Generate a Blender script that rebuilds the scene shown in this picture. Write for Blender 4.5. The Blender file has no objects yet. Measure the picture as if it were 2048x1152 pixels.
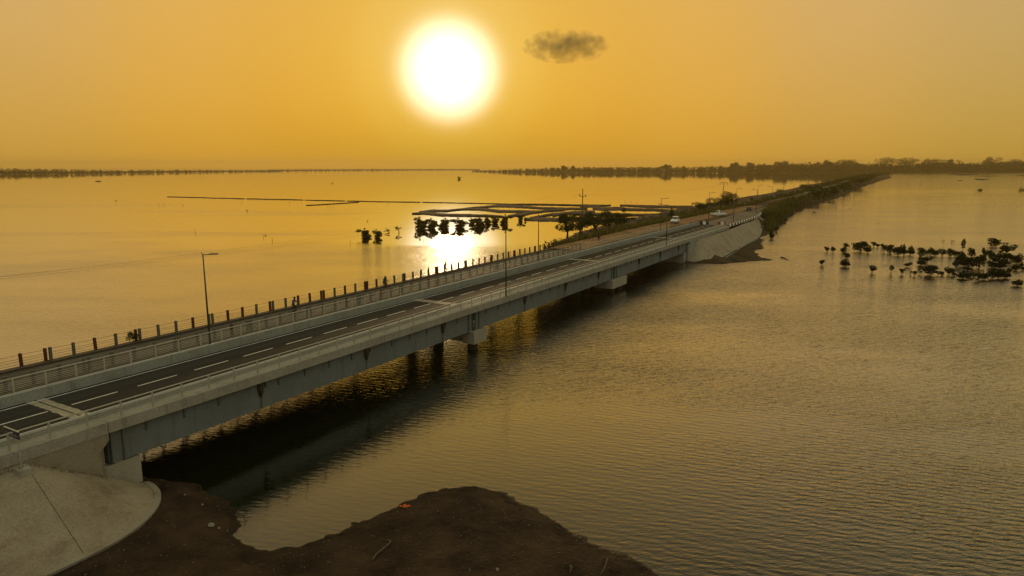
import bpy, bmesh, math, random
import numpy as np
from mathutils import Vector, Matrix, noise as mnoise
R = math.radians
rng = random.Random(7)
scn = bpy.context.scene
C = scn.collection

# ------------------------------------------------------------------ camera
F_PX = 1365.0; CX = 1024.0; CY = 576.0; HY = 331.0; H = 20.0
PITCH = math.atan((CY-HY)/F_PX)
SP, CP = math.sin(PITCH), math.cos(PITCH)
AZ = R(30.534)                                   # bearing of the bridge
SA, CA = math.sin(AZ), math.cos(AZ)
cam_d = bpy.data.cameras.new('camera'); cam = bpy.data.objects.new('camera', cam_d); C.objects.link(cam)
cam.location = (0, 0, H); cam.rotation_euler = (math.pi/2-PITCH, 0, 0)
cam_d.sensor_width = 36.0; cam_d.lens = F_PX/2048*36.0
cam_d.clip_start = 0.5; cam_d.clip_end = 60000
scn.camera = cam

def ray(x, y):
    a = (x-CX)/F_PX; b = (CY-y)/F_PX
    return Vector((a, CP+SP*b, -SP+CP*b))
def at(x, y, z=0.0):
    """world point at height z seen in that direction from the drone"""
    r = ray(x, y); return Vector((0, 0, H)) + r*((z-H)/r.z)
def B(u, t, z=0.0):
    """bridge frame (u across, t along, z up) -> world"""
    return Vector((u*CA+t*SA, -u*SA+t*CA, z))
def UT(p):
    return (p[0]*CA-p[1]*SA, p[0]*SA+p[1]*CA)

# ------------------------------------------------------------------ materials
def new_mat(name):
    m = bpy.data.materials.new(name); m.use_nodes = True
    nt = m.node_tree; b = nt.nodes['Principled BSDF']
    return m, nt, b
def N(nt, typ, **kw):
    n = nt.nodes.new(typ)
    for k, v in kw.items(): setattr(n, k, v)
    return n
def mat(name, col, rough=0.8, var=0.25, scale=1.0, metal=0.0, bump=0.0, bscale=None, col2=None, stretch=(1, 1, 1), spec=0.3, amount=None):
    m, nt, b = new_mat(name)
    b.inputs['Roughness'].default_value = rough; b.inputs['Metallic'].default_value = metal
    b.inputs['Specular IOR Level'].default_value = spec
    tc = N(nt, 'ShaderNodeTexCoord'); mp = N(nt, 'ShaderNodeMapping')
    mp.inputs['Scale'].default_value = stretch
    nt.links.new(tc.outputs['Object'], mp.inputs['Vector'])
    no = N(nt, 'ShaderNodeTexNoise'); no.inputs['Scale'].default_value = scale; no.inputs['Detail'].default_value = 6
    no.inputs['Roughness'].default_value = 0.65
    nt.links.new(mp.outputs['Vector'], no.inputs['Vector'])
    cr = N(nt, 'ShaderNodeValToRGB')
    c2 = col2 or tuple(min(1, c*(1+var)) for c in col); c1 = tuple(c*(1-var) for c in col) if not col2 else col
    cr.color_ramp.elements[0].position = 0.35; cr.color_ramp.elements[0].color = (*c1, 1)
    cr.color_ramp.elements[1].position = 0.65; cr.color_ramp.elements[1].color = (*c2, 1)
    nt.links.new(no.outputs['Fac'], cr.inputs['Fac']); nt.links.new(cr.outputs['Color'], b.inputs['Base Color'])
    if bump:
        bn = N(nt, 'ShaderNodeTexNoise'); bn.inputs['Scale'].default_value = bscale or scale*6; bn.inputs['Detail'].default_value = 5
        nt.links.new(mp.outputs['Vector'], bn.inputs['Vector'])
        bu = N(nt, 'ShaderNodeBump'); bu.inputs['Strength'].default_value = bump; bu.inputs['Distance'].default_value = 0.13
        nt.links.new(bn.outputs['Fac'], bu.inputs['Height']); nt.links.new(bu.outputs['Normal'], b.inputs['Normal'])
    return m
def concrete(name, col, dark, streak=(0.6, 0.6, 0.08), scale=1.6, fine=0.35):
    """weathered concrete: blotches, vertical run marks and fine grain"""
    m, nt, b = new_mat(name)
    b.inputs['Roughness'].default_value = 0.88; b.inputs['Specular IOR Level'].default_value = 0.2
    tc = N(nt, 'ShaderNodeTexCoord')
    def ns(sc, st, lo, hi, det=6):
        mp = N(nt, 'ShaderNodeMapping'); mp.inputs['Scale'].default_value = st
        nt.links.new(tc.outputs['Object'], mp.inputs['Vector'])
        n = N(nt, 'ShaderNodeTexNoise'); n.inputs['Scale'].default_value = sc; n.inputs['Detail'].default_value = det
        n.inputs['Roughness'].default_value = 0.7
        nt.links.new(mp.outputs['Vector'], n.inputs['Vector'])
        r = N(nt, 'ShaderNodeMapRange'); r.inputs['From Min'].default_value = lo; r.inputs['From Max'].default_value = hi
        nt.links.new(n.outputs['Fac'], r.inputs['Value']); return r.outputs['Result']
    a = ns(scale, streak, 0.52, 0.75); c = ns(0.35, (1, 1, 1), 0.45, 0.75); d = ns(9, (1, 1, 1), 0.3, 0.7)
    mx = N(nt, 'ShaderNodeMix', data_type='RGBA'); mx.inputs['A'].default_value = (*col, 1); mx.inputs['B'].default_value = (*dark, 1)
    mt = N(nt, 'ShaderNodeMath', operation='MULTIPLY_ADD'); mt.inputs[1].default_value = 0.6
    nt.links.new(a, mt.inputs[0]); mt2 = N(nt, 'ShaderNodeMath', operation='MULTIPLY'); mt2.inputs[1].default_value = 0.5
    nt.links.new(c, mt2.inputs[0]); nt.links.new(mt2.outputs[0], mt.inputs[2]); mt.use_clamp = True
    nt.links.new(mt.outputs[0], mx.inputs['Factor'])
    m2 = N(nt, 'ShaderNodeMix', data_type='RGBA', blend_type='MULTIPLY'); m2.inputs['Factor'].default_value = fine
    nt.links.new(mx.outputs['Result'], m2.inputs['A']); nt.links.new(d, m2.inputs['B'])
    nt.links.new(m2.outputs['Result'], b.inputs['Base Color'])
    return m
def leaf_mat(name, col, trans=0.35, var=0.5):
    m = bpy.data.materials.new(name); m.use_nodes = True; nt = m.node_tree
    nt.nodes.remove(nt.nodes['Principled BSDF']); out = nt.nodes['Material Output']
    geo = N(nt, 'ShaderNodeNewGeometry'); cr = N(nt, 'ShaderNodeValToRGB')
    cr.color_ramp.elements[0].color = (*[c*(1-var) for c in col], 1); cr.color_ramp.elements[1].color = (*[c*(1+var) for c in col], 1)
    nt.links.new(geo.outputs['Random Per Island'], cr.inputs['Fac'])
    d = N(nt, 'ShaderNodeBsdfDiffuse'); t = N(nt, 'ShaderNodeBsdfTranslucent'); mx = N(nt, 'ShaderNodeMixShader')
    nt.links.new(cr.outputs['Color'], d.inputs['Color']); nt.links.new(cr.outputs['Color'], t.inputs['Color'])
    mx.inputs['Fac'].default_value = trans
    nt.links.new(d.outputs[0], mx.inputs[1]); nt.links.new(t.outputs[0], mx.inputs[2]); nt.links.new(mx.outputs[0], out.inputs['Surface'])
    return m

M = {}
M['deck'] = concrete('deck_concrete', (0.42, 0.40, 0.35), (0.20, 0.175, 0.14), (0.9, 0.9, 0.15))
M['barrier'] = concrete('barrier_concrete', (0.35, 0.365, 0.345), (0.17, 0.165, 0.14), (1.2, 1.2, 0.12), 2.2)
M['pier'] = concrete('pier_concrete', (0.46, 0.43, 0.36), (0.26, 0.22, 0.16), (0.8, 0.8, 0.2))
M['pile'] = concrete('pile_concrete', (0.06, 0.045, 0.03), (0.028, 0.022, 0.016))
M['wing'] = concrete('wing_concrete', (0.34, 0.30, 0.23), (0.17, 0.095, 0.04), (0.4, 0.4, 0.35), 0.9)
M['paving'] = concrete('slope_concrete', (0.38, 0.32, 0.235), (0.165, 0.11, 0.065), (1.0, 0.45, 0.6), 0.8, 0.4)
M['asphalt'] = mat('asphalt', (0.032, 0.031, 0.029), 0.72, 0.35, 0.6, bump=0.25, bscale=18, stretch=(1.3, 0.035, 1), spec=0.04)
M['asphalt_old'] = mat('worn_asphalt', (0.085, 0.075, 0.06), 0.85, 0.35, 0.35, bump=0.3, bscale=12, stretch=(1, 0.3, 1))
M['paint'] = mat('road_paint', (0.62, 0.60, 0.55), 0.7, 0.18, 3.0)
M['joint'] = mat('joint_mortar', (0.29, 0.26, 0.20), 0.8, 0.2, 2.5)
M['rubber'] = mat('black_rubber', (0.02, 0.02, 0.02), 0.6, 0.2, 5)
M['rail'] = mat('rail_paint', (0.40, 0.37, 0.30), 0.45, 0.12, 3.0, spec=0.5)
M['girder'] = concrete('girder_paint', (0.20, 0.222, 0.228), (0.125, 0.125, 0.115), (1.1, 1.1, 0.10), 1.6, 0.25)
M['girder_edge'] = mat('girder_stiffener_paint', (0.09, 0.11, 0.12), 0.55, 0.1, 2)
M['rust'] = mat('rusted_steel', (0.05, 0.035, 0.025), 0.8, 0.4, 4)
M['lamp'] = mat('lamp_steel', (0.07, 0.07, 0.07), 0.45, 0.15, 2, metal=0.6, spec=0.5)
M['lens'] = mat('lamp_lens', (0.5, 0.5, 0.48), 0.25, 0.05, 2, spec=0.5)
M['old_conc'] = concrete('old_bridge_concrete', (0.11, 0.085, 0.06), (0.05, 0.04, 0.028))
M['post_red'] = mat('red_oxide_post', (0.095, 0.032, 0.015), 0.8, 0.35, 3, stretch=(1, 1, 0.4))
M['post_grey'] = concrete('grey_post', (0.17, 0.16, 0.13), (0.08, 0.06, 0.04))
M['cable'] = mat('steel_cable', (0.06, 0.055, 0.05), 0.5, 0.2, 3, metal=0.5)
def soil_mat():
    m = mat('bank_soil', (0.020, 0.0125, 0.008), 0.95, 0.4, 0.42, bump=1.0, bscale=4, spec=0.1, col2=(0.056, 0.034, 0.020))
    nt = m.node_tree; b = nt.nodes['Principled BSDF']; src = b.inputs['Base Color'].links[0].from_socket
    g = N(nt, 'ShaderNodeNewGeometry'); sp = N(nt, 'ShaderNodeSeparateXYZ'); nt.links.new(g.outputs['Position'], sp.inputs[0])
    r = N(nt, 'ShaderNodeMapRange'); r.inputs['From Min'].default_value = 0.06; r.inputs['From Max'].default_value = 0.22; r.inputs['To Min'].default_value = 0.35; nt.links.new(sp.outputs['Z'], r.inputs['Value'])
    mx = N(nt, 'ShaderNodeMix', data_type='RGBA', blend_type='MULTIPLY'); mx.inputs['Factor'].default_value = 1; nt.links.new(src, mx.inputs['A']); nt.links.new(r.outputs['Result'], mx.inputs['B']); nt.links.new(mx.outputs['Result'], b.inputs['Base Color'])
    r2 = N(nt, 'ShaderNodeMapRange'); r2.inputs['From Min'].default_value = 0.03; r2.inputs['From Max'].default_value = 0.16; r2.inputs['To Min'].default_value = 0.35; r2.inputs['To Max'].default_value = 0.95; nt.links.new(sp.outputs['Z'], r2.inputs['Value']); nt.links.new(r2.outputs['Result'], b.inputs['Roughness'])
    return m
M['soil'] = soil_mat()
M['land'] = mat('causeway_soil', (0.050, 0.034, 0.018), 0.95, 0.5, 0.35, bump=0.5, bscale=2, spec=0.1)
M['laterite'] = mat('laterite_dirt', (0.20, 0.115, 0.055), 0.95, 0.3, 0.2, bump=0.5, bscale=3, spec=0.1)
M['mud'] = mat('dike_mud', (0.022, 0.016, 0.009), 0.9, 0.4, 0.3, bump=0.4, bscale=2, spec=0.1)
M['mangrove'] = leaf_mat('mangrove_leaf', (0.028, 0.036, 0.012), 0.22)
M['bush'] = leaf_mat('bush_leaf', (0.04, 0.05, 0.014), 0.3)
M['grass'] = leaf_mat('dry_grass', (0.115, 0.105, 0.03), 0.4)
M['tree'] = leaf_mat('tree_leaf', (0.04, 0.05, 0.016), 0.25)
M['forest'] = leaf_mat('forest_leaf', (0.026, 0.030, 0.011), 0.1)
M['lake'] = leaf_mat('lake_tree_leaf_in_glare', (0.11, 0.09, 0.02), 0.55)  # lighter golden leaf: the veil of sun glare is put into its colour
M['bark'] = mat('bark', (0.06, 0.045, 0.03), 0.9, 0.3, 3)
M['wood'] = mat('weathered_wood', (0.10, 0.075, 0.05), 0.9, 0.3, 4)
M['stake'] = mat('wet_stake', (0.04, 0.03, 0.02), 0.9, 0.3, 4)
M['rock'] = mat('pale_rock', (0.26, 0.23, 0.19), 0.9, 0.25, 4)
M['white_car'] = mat('white_car_paint', (0.72, 0.72, 0.70), 0.3, 0.04, 2, spec=0.5)
M['dark_car'] = mat('dark_car_paint', (0.03, 0.032, 0.035), 0.3, 0.1, 2, spec=0.5)
M['glass'] = mat('tinted_glass', (0.03, 0.035, 0.04), 0.08, 0.05, 2, spec=0.6)
M['tyre'] = mat('tyre', (0.02, 0.02, 0.02), 0.85, 0.2, 6)
M['rim'] = mat('wheel_rim', (0.4, 0.4, 0.4), 0.35, 0.1, 4, metal=0.7)
M['plastic'] = mat('dark_plastic', (0.03, 0.03, 0.03), 0.6, 0.1, 4)
M['headlight'] = mat('headlight_glass', (0.6, 0.6, 0.58), 0.15, 0.05, 4, spec=0.6)
M['taillight'] = mat('taillight_red', (0.3, 0.02, 0.015), 0.25, 0.1, 4)
M['plate'] = mat('number_plate', (0.5, 0.48, 0.4), 0.5, 0.05, 4)
M['white'] = mat('white_paint', (0.7, 0.69, 0.65), 0.6, 0.1, 3)
M['red'] = mat('red_paint', (0.22, 0.03, 0.025), 0.6, 0.15, 3)
M['black'] = mat('black_paint', (0.025, 0.025, 0.025), 0.6, 0.2, 3)
M['skin'] = mat('skin', (0.06, 0.035, 0.022), 0.6, 0.08, 10)
M['hair'] = mat('hair', (0.012, 0.011, 0.01), 0.8, 0.2, 10)
M['shirt_dark'] = mat('dark_shirt', (0.03, 0.03, 0.032), 0.9, 0.15, 8)
M['shirt_blue'] = mat('blue_shirt', (0.03, 0.06, 0.16), 0.9, 0.15, 8)
M['shirt_brown'] = mat('brown_shirt', (0.10, 0.045, 0.025), 0.9, 0.15, 8)
M['trousers'] = mat('dark_trousers', (0.025, 0.025, 0.03), 0.9, 0.15, 8)
M['bike'] = mat('bicycle_paint', (0.03, 0.03, 0.035), 0.4, 0.1, 8, metal=0.3)
M['orange'] = mat('orange_plastic', (0.6, 0.11, 0.02), 0.6, 0.1, 6)
M['sign'] = mat('sign_panel', (0.03, 0.03, 0.035), 0.5, 0.1, 6)

# ------------------------------------------------------------------ mesh builder
class MB:
    def __init__(s, off=(0, 0, 0)): s.v = []; s.f = []; s.m = []; s.off = Vector(off)
    def add(s, vs, fs, mi=0):
        o = len(s.v); s.v += [tuple(x) for x in vs]; s.f += [tuple(i+o for i in f) for f in fs]; s.m += [mi]*len(fs)
    def box(s, x0, x1, y0, y1, z0, z1, mi=0):
        s.add([(x0,y0,z0),(x1,y0,z0),(x1,y1,z0),(x0,y1,z0),(x0,y0,z1),(x1,y0,z1),(x1,y1,z1),(x0,y1,z1)],
              [(0,3,2,1),(4,5,6,7),(0,1,5,4),(1,2,6,5),(2,3,7,6),(3,0,4,7)], mi)
    def quad(s, a, b, c, d, mi=0): s.add([a, b, c, d], [(0,1,2,3)], mi)
    def tube(s, pts, r, n=6, mi=0, cap=True, closed=False):
        pts = [Vector(p) for p in pts]; k = len(pts)
        rs = r if isinstance(r, (list, tuple)) else [r]*k
        o = len(s.v); up = Vector((0.123, 0.2, 0.97)).normalized()
        for i, p in enumerate(pts):
            if closed: d = pts[(i+1) % k]-pts[i-1]
            else: d = pts[min(i+1, k-1)]-pts[max(i-1, 0)]
            d.normalize()
            a = d.cross(up)
            if a.length < 1e-3: a = d.cross(Vector((1, 0, 0)))
            a.normalize(); b = d.cross(a)
            for j in range(n):
                g = 2*math.pi*j/n
                s.v.append(tuple(p+(a*math.cos(g)+b*math.sin(g))*rs[i]))
        for i in range(k if closed else k-1):
            i2 = (i+1) % k
            for j in range(n):
                j2 = (j+1) % n
                s.f.append((o+i*n+j, o+i*n+j2, o+i2*n+j2, o+i2*n+j)); s.m.append(mi)
        if cap and not closed:
            s.f.append(tuple(o+j for j in reversed(range(n)))); s.m.append(mi)
            s.f.append(tuple(o+(k-1)*n+j for j in range(n))); s.m.append(mi)
    def prism(s, poly, axis, a, b, mi=0):
        """polygon of 2-D points extruded along an axis (0 x, 1 y, 2 z)"""
        def P(p, w):
            return [(w, p[0], p[1]), (p[0], w, p[1]), (p[0], p[1], w)][axis]
        n = len(poly); vs = [P(p, a) for p in poly]+[P(p, b) for p in poly]
        fs = [tuple(range(n)), tuple(reversed(range(n, 2*n)))]+[(i, n+i, n+(i+1) % n, (i+1) % n) for i in range(n)]
        s.add(vs, fs, mi)
    def ball(s, c, r, seg=8, rings=5, mi=0):
        rx, ry, rz = r if isinstance(r, (list, tuple)) else (r, r, r)
        o = len(s.v)
        for i in range(rings+1):
            th = math.pi*i/rings
            for j in range(seg):
                ph = 2*math.pi*j/seg
                s.v.append((c[0]+rx*math.sin(th)*math.cos(ph), c[1]+ry*math.sin(th)*math.sin(ph), c[2]+rz*math.cos(th)))
        for i in range(rings):
            for j in range(seg):
                j2 = (j+1) % seg
                s.f.append((o+i*seg+j, o+(i+1)*seg+j, o+(i+1)*seg+j2, o+i*seg+j2)); s.m.append(mi)
    def leaf(s, p, size, rg, asp=0.6, flat=0.0):
        n = Vector((rg.gauss(0, 1), rg.gauss(0, 1), rg.gauss(0, 1)+flat))
        if n.length < 1e-4: n = Vector((0, 0, 1))
        n.normalize(); a = n.orthogonal().normalized(); a.rotate(Matrix.Rotation(rg.uniform(0, 6.28), 3, n)); b = n.cross(a)
        w = size*asp; p = Vector(p)
        s.add([p-a*size, p-b*w*0.8+n*size*0.15, p+a*size, p+b*w*0.8+n*size*0.15], [(0, 1, 2, 3)])
    def mesh(s, name, mats, smooth=False):
        me = bpy.data.meshes.new(name)
        me.from_pydata([(v[0]-s.off.x, v[1]-s.off.y, v[2]-s.off.z) for v in s.v], [], s.f)
        mats = mats if isinstance(mats, (list, tuple)) else [mats]
        for m in mats: me.materials.append(m)
        if len(mats) > 1: me.polygons.foreach_set('material_index', s.m)
        bm = bmesh.new(); bm.from_mesh(me)
        bmesh.ops.recalc_face_normals(bm, faces=bm.faces); bm.to_mesh(me); bm.free()
        if smooth: me.polygons.foreach_set('use_smooth', [True]*len(me.polygons))
        me.update(); return me
    def build(s, name, mats, parent=None, smooth=False, loc=None, rotz=None):
        o = bpy.data.objects.new(name, s.mesh(name, mats, smooth)); C.objects.link(o)
        if parent is not None: o.parent = parent
        if loc is not None: o.location = loc
        if rotz is not None: o.rotation_euler = (0, 0, rotz)
        return o
def tag(o, label=None, cat=None, group=None, kind=None):
    if label: o['label'] = label
    if cat: o['category'] = cat
    if group: o['group'] = group
    if kind: o['kind'] = kind
    return o
def thing(name, label, cat, loc=(0, 0, 0), rotz=0.0, group=None):
    o = bpy.data.objects.new(name, None); C.objects.link(o); o.empty_display_size = 0.3
    o.location = loc; o.rotation_euler = (0, 0, rotz)
    return tag(o, label, cat, group)
def put(mesh, name, parent=None, loc=(0, 0, 0), rotz=0.0, scale=None):
    o = bpy.data.objects.new(name, mesh); C.objects.link(o); o.location = loc; o.rotation_euler = (0, 0, rotz)
    if parent is not None: o.parent = parent
    if scale is not None: o.scale = scale
    return o
def copy_tree(o, parent=None):
    c = o.copy(); C.objects.link(c); c.parent = parent
    for ch in list(o.children): copy_tree(ch, c)
    return c
def interp(x, pts):
    if x <= pts[0][0]: return pts[0][1]
    for (a, va), (b, vb) in zip(pts, pts[1:]):
        if x <= b:
            k = (x-a)/(b-a); k = k*k*(3-2*k); return va+(vb-va)*k
    return pts[-1][1]

# ================================================================== THE ROAD BRIDGE
U0 = -45.65; BR0 = (U0, 61.0, 0.0)
UN, UFAR = -40.15, -51.1              # near and far deck edges
DECK = 5.0; ROAD = 4.85
J = [20.9, 60.6, 100.8, 141.2]        # expansion joints
bridge = thing('road_bridge', 'long new concrete road bridge on blue grey steel girders with white railings', 'bridge', B(*BR0), -AZ)
def bp(): return MB(BR0)
# deck slab with edge beams, one per span
for a, b in zip(J, J[1:]):
    m = bp()
    m.prism([(UN, 4.33), (UN, DECK), (UN-1.25, DECK-0.012), (UN-1.25, ROAD-0.03), (UFAR+2.4, ROAD-0.03), (UFAR+2.4, DECK-0.012), (UFAR, DECK), (UFAR, 4.33), (UFAR+0.4, 4.36), (UFAR+0.4, 4.5), (UN-0.4, 4.5), (UN-0.4, 4.36)], 1, a+0.02, b-0.02)
    m.build('deck_slab', M['deck'], bridge)
# approach kerb beams on the wing walls
m = bp(); m.box(UN-1.25, UN, 3, J[0]-0.02, 4.33, DECK); m.box(UFAR, UFAR+2.4, 3, J[0]-0.02, 4.33, DECK); m.build('approach_beam', M['deck'], bridge)
m = bp(); m.box(UN-0.9, UN+0.02, J[3]+0.02, 175.6, 4.30, DECK); m.box(UFAR, UFAR+2.4, J[3]+0.02, 178, 4.4, DECK); m.build('approach_beam', M['deck'], bridge)
# roadway: asphalt, joints, markings
m = bp(); m.box(-48.68, -41.66, -30, 178, ROAD-0.12, ROAD); road = m.build('roadway', M['asphalt'], bridge)
for k, t in enumerate(J):
    j = bp()
    # hand-trowelled mortar bands with ragged edges either side of the rubber seal
    n = 26
    for sgn in (-1, 1):
        top = []
        for i in range(n+1):
            u = -48.66+i*(7.0/n); top.append((u, t+sgn*(0.55+rng.uniform(-0.07, 0.05))))
        for i in range(n):
            j.quad((top[i][0], t+sgn*0.06, ROAD+0.004), (top[i+1][0], t+sgn*0.06, ROAD+0.004), (top[i+1][0], top[i+1][1], ROAD+0.004), (top[i][0], top[i][1], ROAD+0.004))
    jo = j.build('expansion_joint', M['joint'], road)
    s = bp(); s.box(-48.66, -41.67, t-0.055, t+0.055, ROAD-0.02, ROAD+0.002); s.build('joint_seal', M['rubber'], road)
def strip(u, w, t0, t1, z, step=4):
    m = bp(); n = max(1, int((t1-t0)/step))
    for i in range(n):
        a = t0+(t1-t0)*i/n; b = t0+(t1-t0)*(i+1)/n
        m.quad((u-w/2, a, z), (u+w/2, a, z), (u+w/2, b, z), (u-w/2, b, z))
    return m
strip(-48.30, 0.13, -30, 178, ROAD+0.008).build('edge_line', M['paint'], road)
strip(-43.05, 0.13, -30, 178, ROAD+0.008).build('edge_line', M['paint'], road)
dm = MB(); dm.quad((-0.065, 0, 0), (0.065, 0, 0), (0.065, 2.95, 0), (-0.065, 2.95, 0)); dash = dm.mesh('lane_dash', M['paint'])
for k in range(-4, 36):
    t = 21.69+4.37*k
    put(dash, 'lane_dash', road, (-45.68-BR0[0], t-BR0[1], ROAD+0.008))
# barriers between road and footways
def barrier(u0, u1, t0, t1, top, nm='barrier'):
    m = bp(); t = t0
    while t < t1-0.1:
        e = min(t+4.0, t1)
        m.prism([(u0, ROAD-0.02), (u0, top-0.03), (u0+0.03, top), (u1-0.03, top), (u1, top-0.03), (u1, ROAD-0.02)], 1, t+0.006, e-0.006)
        t = e
    return m.build(nm, M['barrier'], bridge)
barrier(-41.66, -41.40, 3, 175.5, 5.34)
barrier(-48.95, -48.69, 3, 178, 5.57)
# railings: bars, and every post a piece of its own
pm = MB(); pm.box(-0.035, 0.035, -0.05, 0.05, 0, 1.0); pm.box(-0.07, 0.07, -0.09, 0.09, 0, 0.02); post_mesh = pm.mesh('railing_post', M['rail'])
def railing(u, t0, t1, p0, label):
    m = bp(); L = [t0+(t1-t0)*i/30 for i in range(31)]
    m.tube([(u, t, DECK+1.02) for t in L], 0.045, 8)
    for z in (0.14, 0.27, 0.40, 0.53, 0.66, 0.79): m.tube([(u, t, DECK+z) for t in L], 0.017, 5)
    r = m.build('railing', M['rail'], bridge); r['label'] = label
    t = p0
    while t < t1+0.05:
        if t >= t0-0.05: put(post_mesh, 'railing_post', r, (u-BR0[0], t-BR0[1], DECK))
        t += 2.0
railing(-40.35, 3.9, 175.2, 3.87, 'white steel railing on the side facing the open water in front')
railing(-50.90, 4.8, 160.9, 4.72, 'white steel railing on the side facing the old bridge')
# girders
for a, b in zip(J, J[1:]):
    for gi, u in enumerate((-40.68, -43.6, -46.5, -49.45)):
        m = bp(); t0, t1 = a+0.25, b-0.25
        m.box(u-0.02, u+0.02, t0, t1, 2.26, 4.44); m.box(u-(0.30 if gi < 3 else 0.035), u+(0.035 if gi == 0 else 0.3), t0, t1, 2.20, 2.26); m.box(u-0.26, u+0.03, t0, t1, 4.44, 4.496)
        g = m.build('girder', M['girder'], bridge)
        if gi == 0:
            for t in (t0+0.02, t0+0.75, t1-0.75, t1-0.02):
                s = bp(); s.box(u+0.02, u+0.15, t-0.015, t+0.015, 2.262, 4.40); s.build('bearing_stiffener', M['girder_edge'], g)
            for t in [t0+2.3+2.62*i for i in range(15)]:
                if t > t1-1.6: break
                if min(abs(t-(a+11.3+11.35*k)) for k in range(3)) < 0.9: continue
                s = bp(); s.box(u+0.021, u+0.10, t-0.06, t+0.06, 3.72, 4.16); s.prism([(u+0.021, 3.50), (u+0.021, 3.72), (u+0.10, 3.72)], 1, t-0.06, t+0.06); s.build('bracket', M['girder_edge'], g)
        if gi in (0, 3):
            m2 = bp()
            for t in (t0+0.4, t1-0.4): m2.box(u-0.28, u+0.0, t-0.2, t+0.2, 2.13, 2.197)
            m2.build('bearing', M['pier'], bridge)
    # cross frames, with end plates added to shut off bright water in the joints
    m = bp()
    for t in (a+0.2, b-0.2): m.box(-49.85, -40.75, t-0.03, t+0.03, 2.27, 4.43)
    for i in range(6):
        t = a+1.0+(b-a-2.0)*i/5
        m.box(-49.85, -40.75, t-0.06, t+0.06, 2.6, 2.75); m.box(-49.85, -40.75, t-0.06, t+0.06, 4.0, 4.15)
    m.build('cross_frame_and_gap_plate', M['girder'], bridge)
# scuppers: elbow, tapering hopper and a crooked thin downpipe against the girder
def scupper(t):
    m = bp(); u = -40.52
    pts = [(u-0.02, t+0.42, 3.75), (u, t+0.38, 4.12), (u+0.02, t+0.12, 4.30), (u+0.02, t-0.15, 4.26), (u+0.02, t-0.22, 4.0)]
    m.tube(pts, 0.05, 6)
    prof = [(4.22, 0.16), (4.0, 0.24), (3.7, 0.26), (3.45, 0.20), (3.25, 0.10), (3.1, 0.045)]
    for (z0, w0), (z1, w1) in zip(prof, prof[1:]):
        m.add([(u-0.1, t-w0, z0), (u-0.1, t+w0, z0), (u+w0*0.5, t+w0*0.5, z0), (u+w0*0.5, t-w0*0.5, z0),
               (u-0.1, t-w1, z1), (u-0.1, t+w1, z1), (u+w1*0.5, t+w1*0.5, z1), (u+w1*0.5, t-w1*0.5, z1)],
              [(0,1,5,4),(1,2,6,5),(2,3,7,6),(3,0,4,7)])
    m.tube([(u-0.05, t, 3.12), (u-0.06, t+0.03, 2.85), (u-0.06, t-0.05, 2.6), (u-0.06, t+0.04, 2.24)], 0.028, 5)
    m.build('scupper_drain', M['rust'], bridge)
for a in J[:3]:
    for k in range(3): scupper(a+11.3+11.35*k)
# piers
for (tc, w0, w1, pl) in ((61.2, 60.1, 62.6, (61.0,)), (102.6, 99.6, 105.6, (100.9, 104.2))):
    m = bp()
    m.prism([(w0, 0.75), (w0, 2.1), (w0+0.05, 2.13), (w1-0.05, 2.13), (w1, 2.1), (w1, 0.75)], 0, -41.75 if w1-w0 < 4 else -43.4, -40.25)
    m.box(-50.9, -41.7, w0+0.35, w1-0.35, 0.80, 2.08)
    m.prism([(w0, 0.75), (w0, 2.1), (w0+0.05, 2.13), (w1-0.05, 2.13), (w1, 2.1), (w1, 0.75)], 0, -51.0, -49.5)
    cap = m.build('pier_cap', M['pier'], bridge)
    for t in pl:
        for u in (-41.05, -45.7, -49.6):
            q = bp(); q.tube([(u, t, -3), (u, t, 0.82)], 0.56, 20); q.build('pile', M['pile'], bridge, smooth=False)
# near abutment: seat block and wing wall
m = bp(); m.prism([(20.75, -1.5), (20.75, 2.0), (20.78, 2.1), (22.9, 2.1), (22.95, 2.0), (22.95, -1.5)], 0, -51.0, -40.72)
m.build('bearing_seat', M['pier'], bridge)
m = bp(); m.box(-50.9, -40.6, 20.2, 20.74, -1.0, 4.8); m.build('back_wall', M['wing'], bridge)
m = bp(); m.prism([(3, 3.5), (3, 4.328), (J[0]+0.0, 4.328), (J[0]-0.0, 3.9), (J[0]-0.55, 3.35), (J[0]-0.55, 0.2), (14, 0.2)], 0, UN-0.5, UN-0.03); m.build('wing_wall', M['wing'], bridge)
# far abutment
m = bp(); m.box(-51.0, -40.72, 139.3, 142.0, -1.5, 2.1); m.box(-51.0, -40.3, 141.6, 142.4, 2.1, 4.8)
m.build('bearing_seat', M['pier'], bridge)
m = bp(); m.prism([(141.3, 4.328), (150.5, 4.298), (150.5, 3.4), (147.5, 3.0), (141.6, -0.4), (140.6, -0.4), (140.6, 3.3), (141.3, 3.9)], 0, UN-0.5, UN-0.03); m.build('wing_wall', M['barrier'], bridge)

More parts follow.
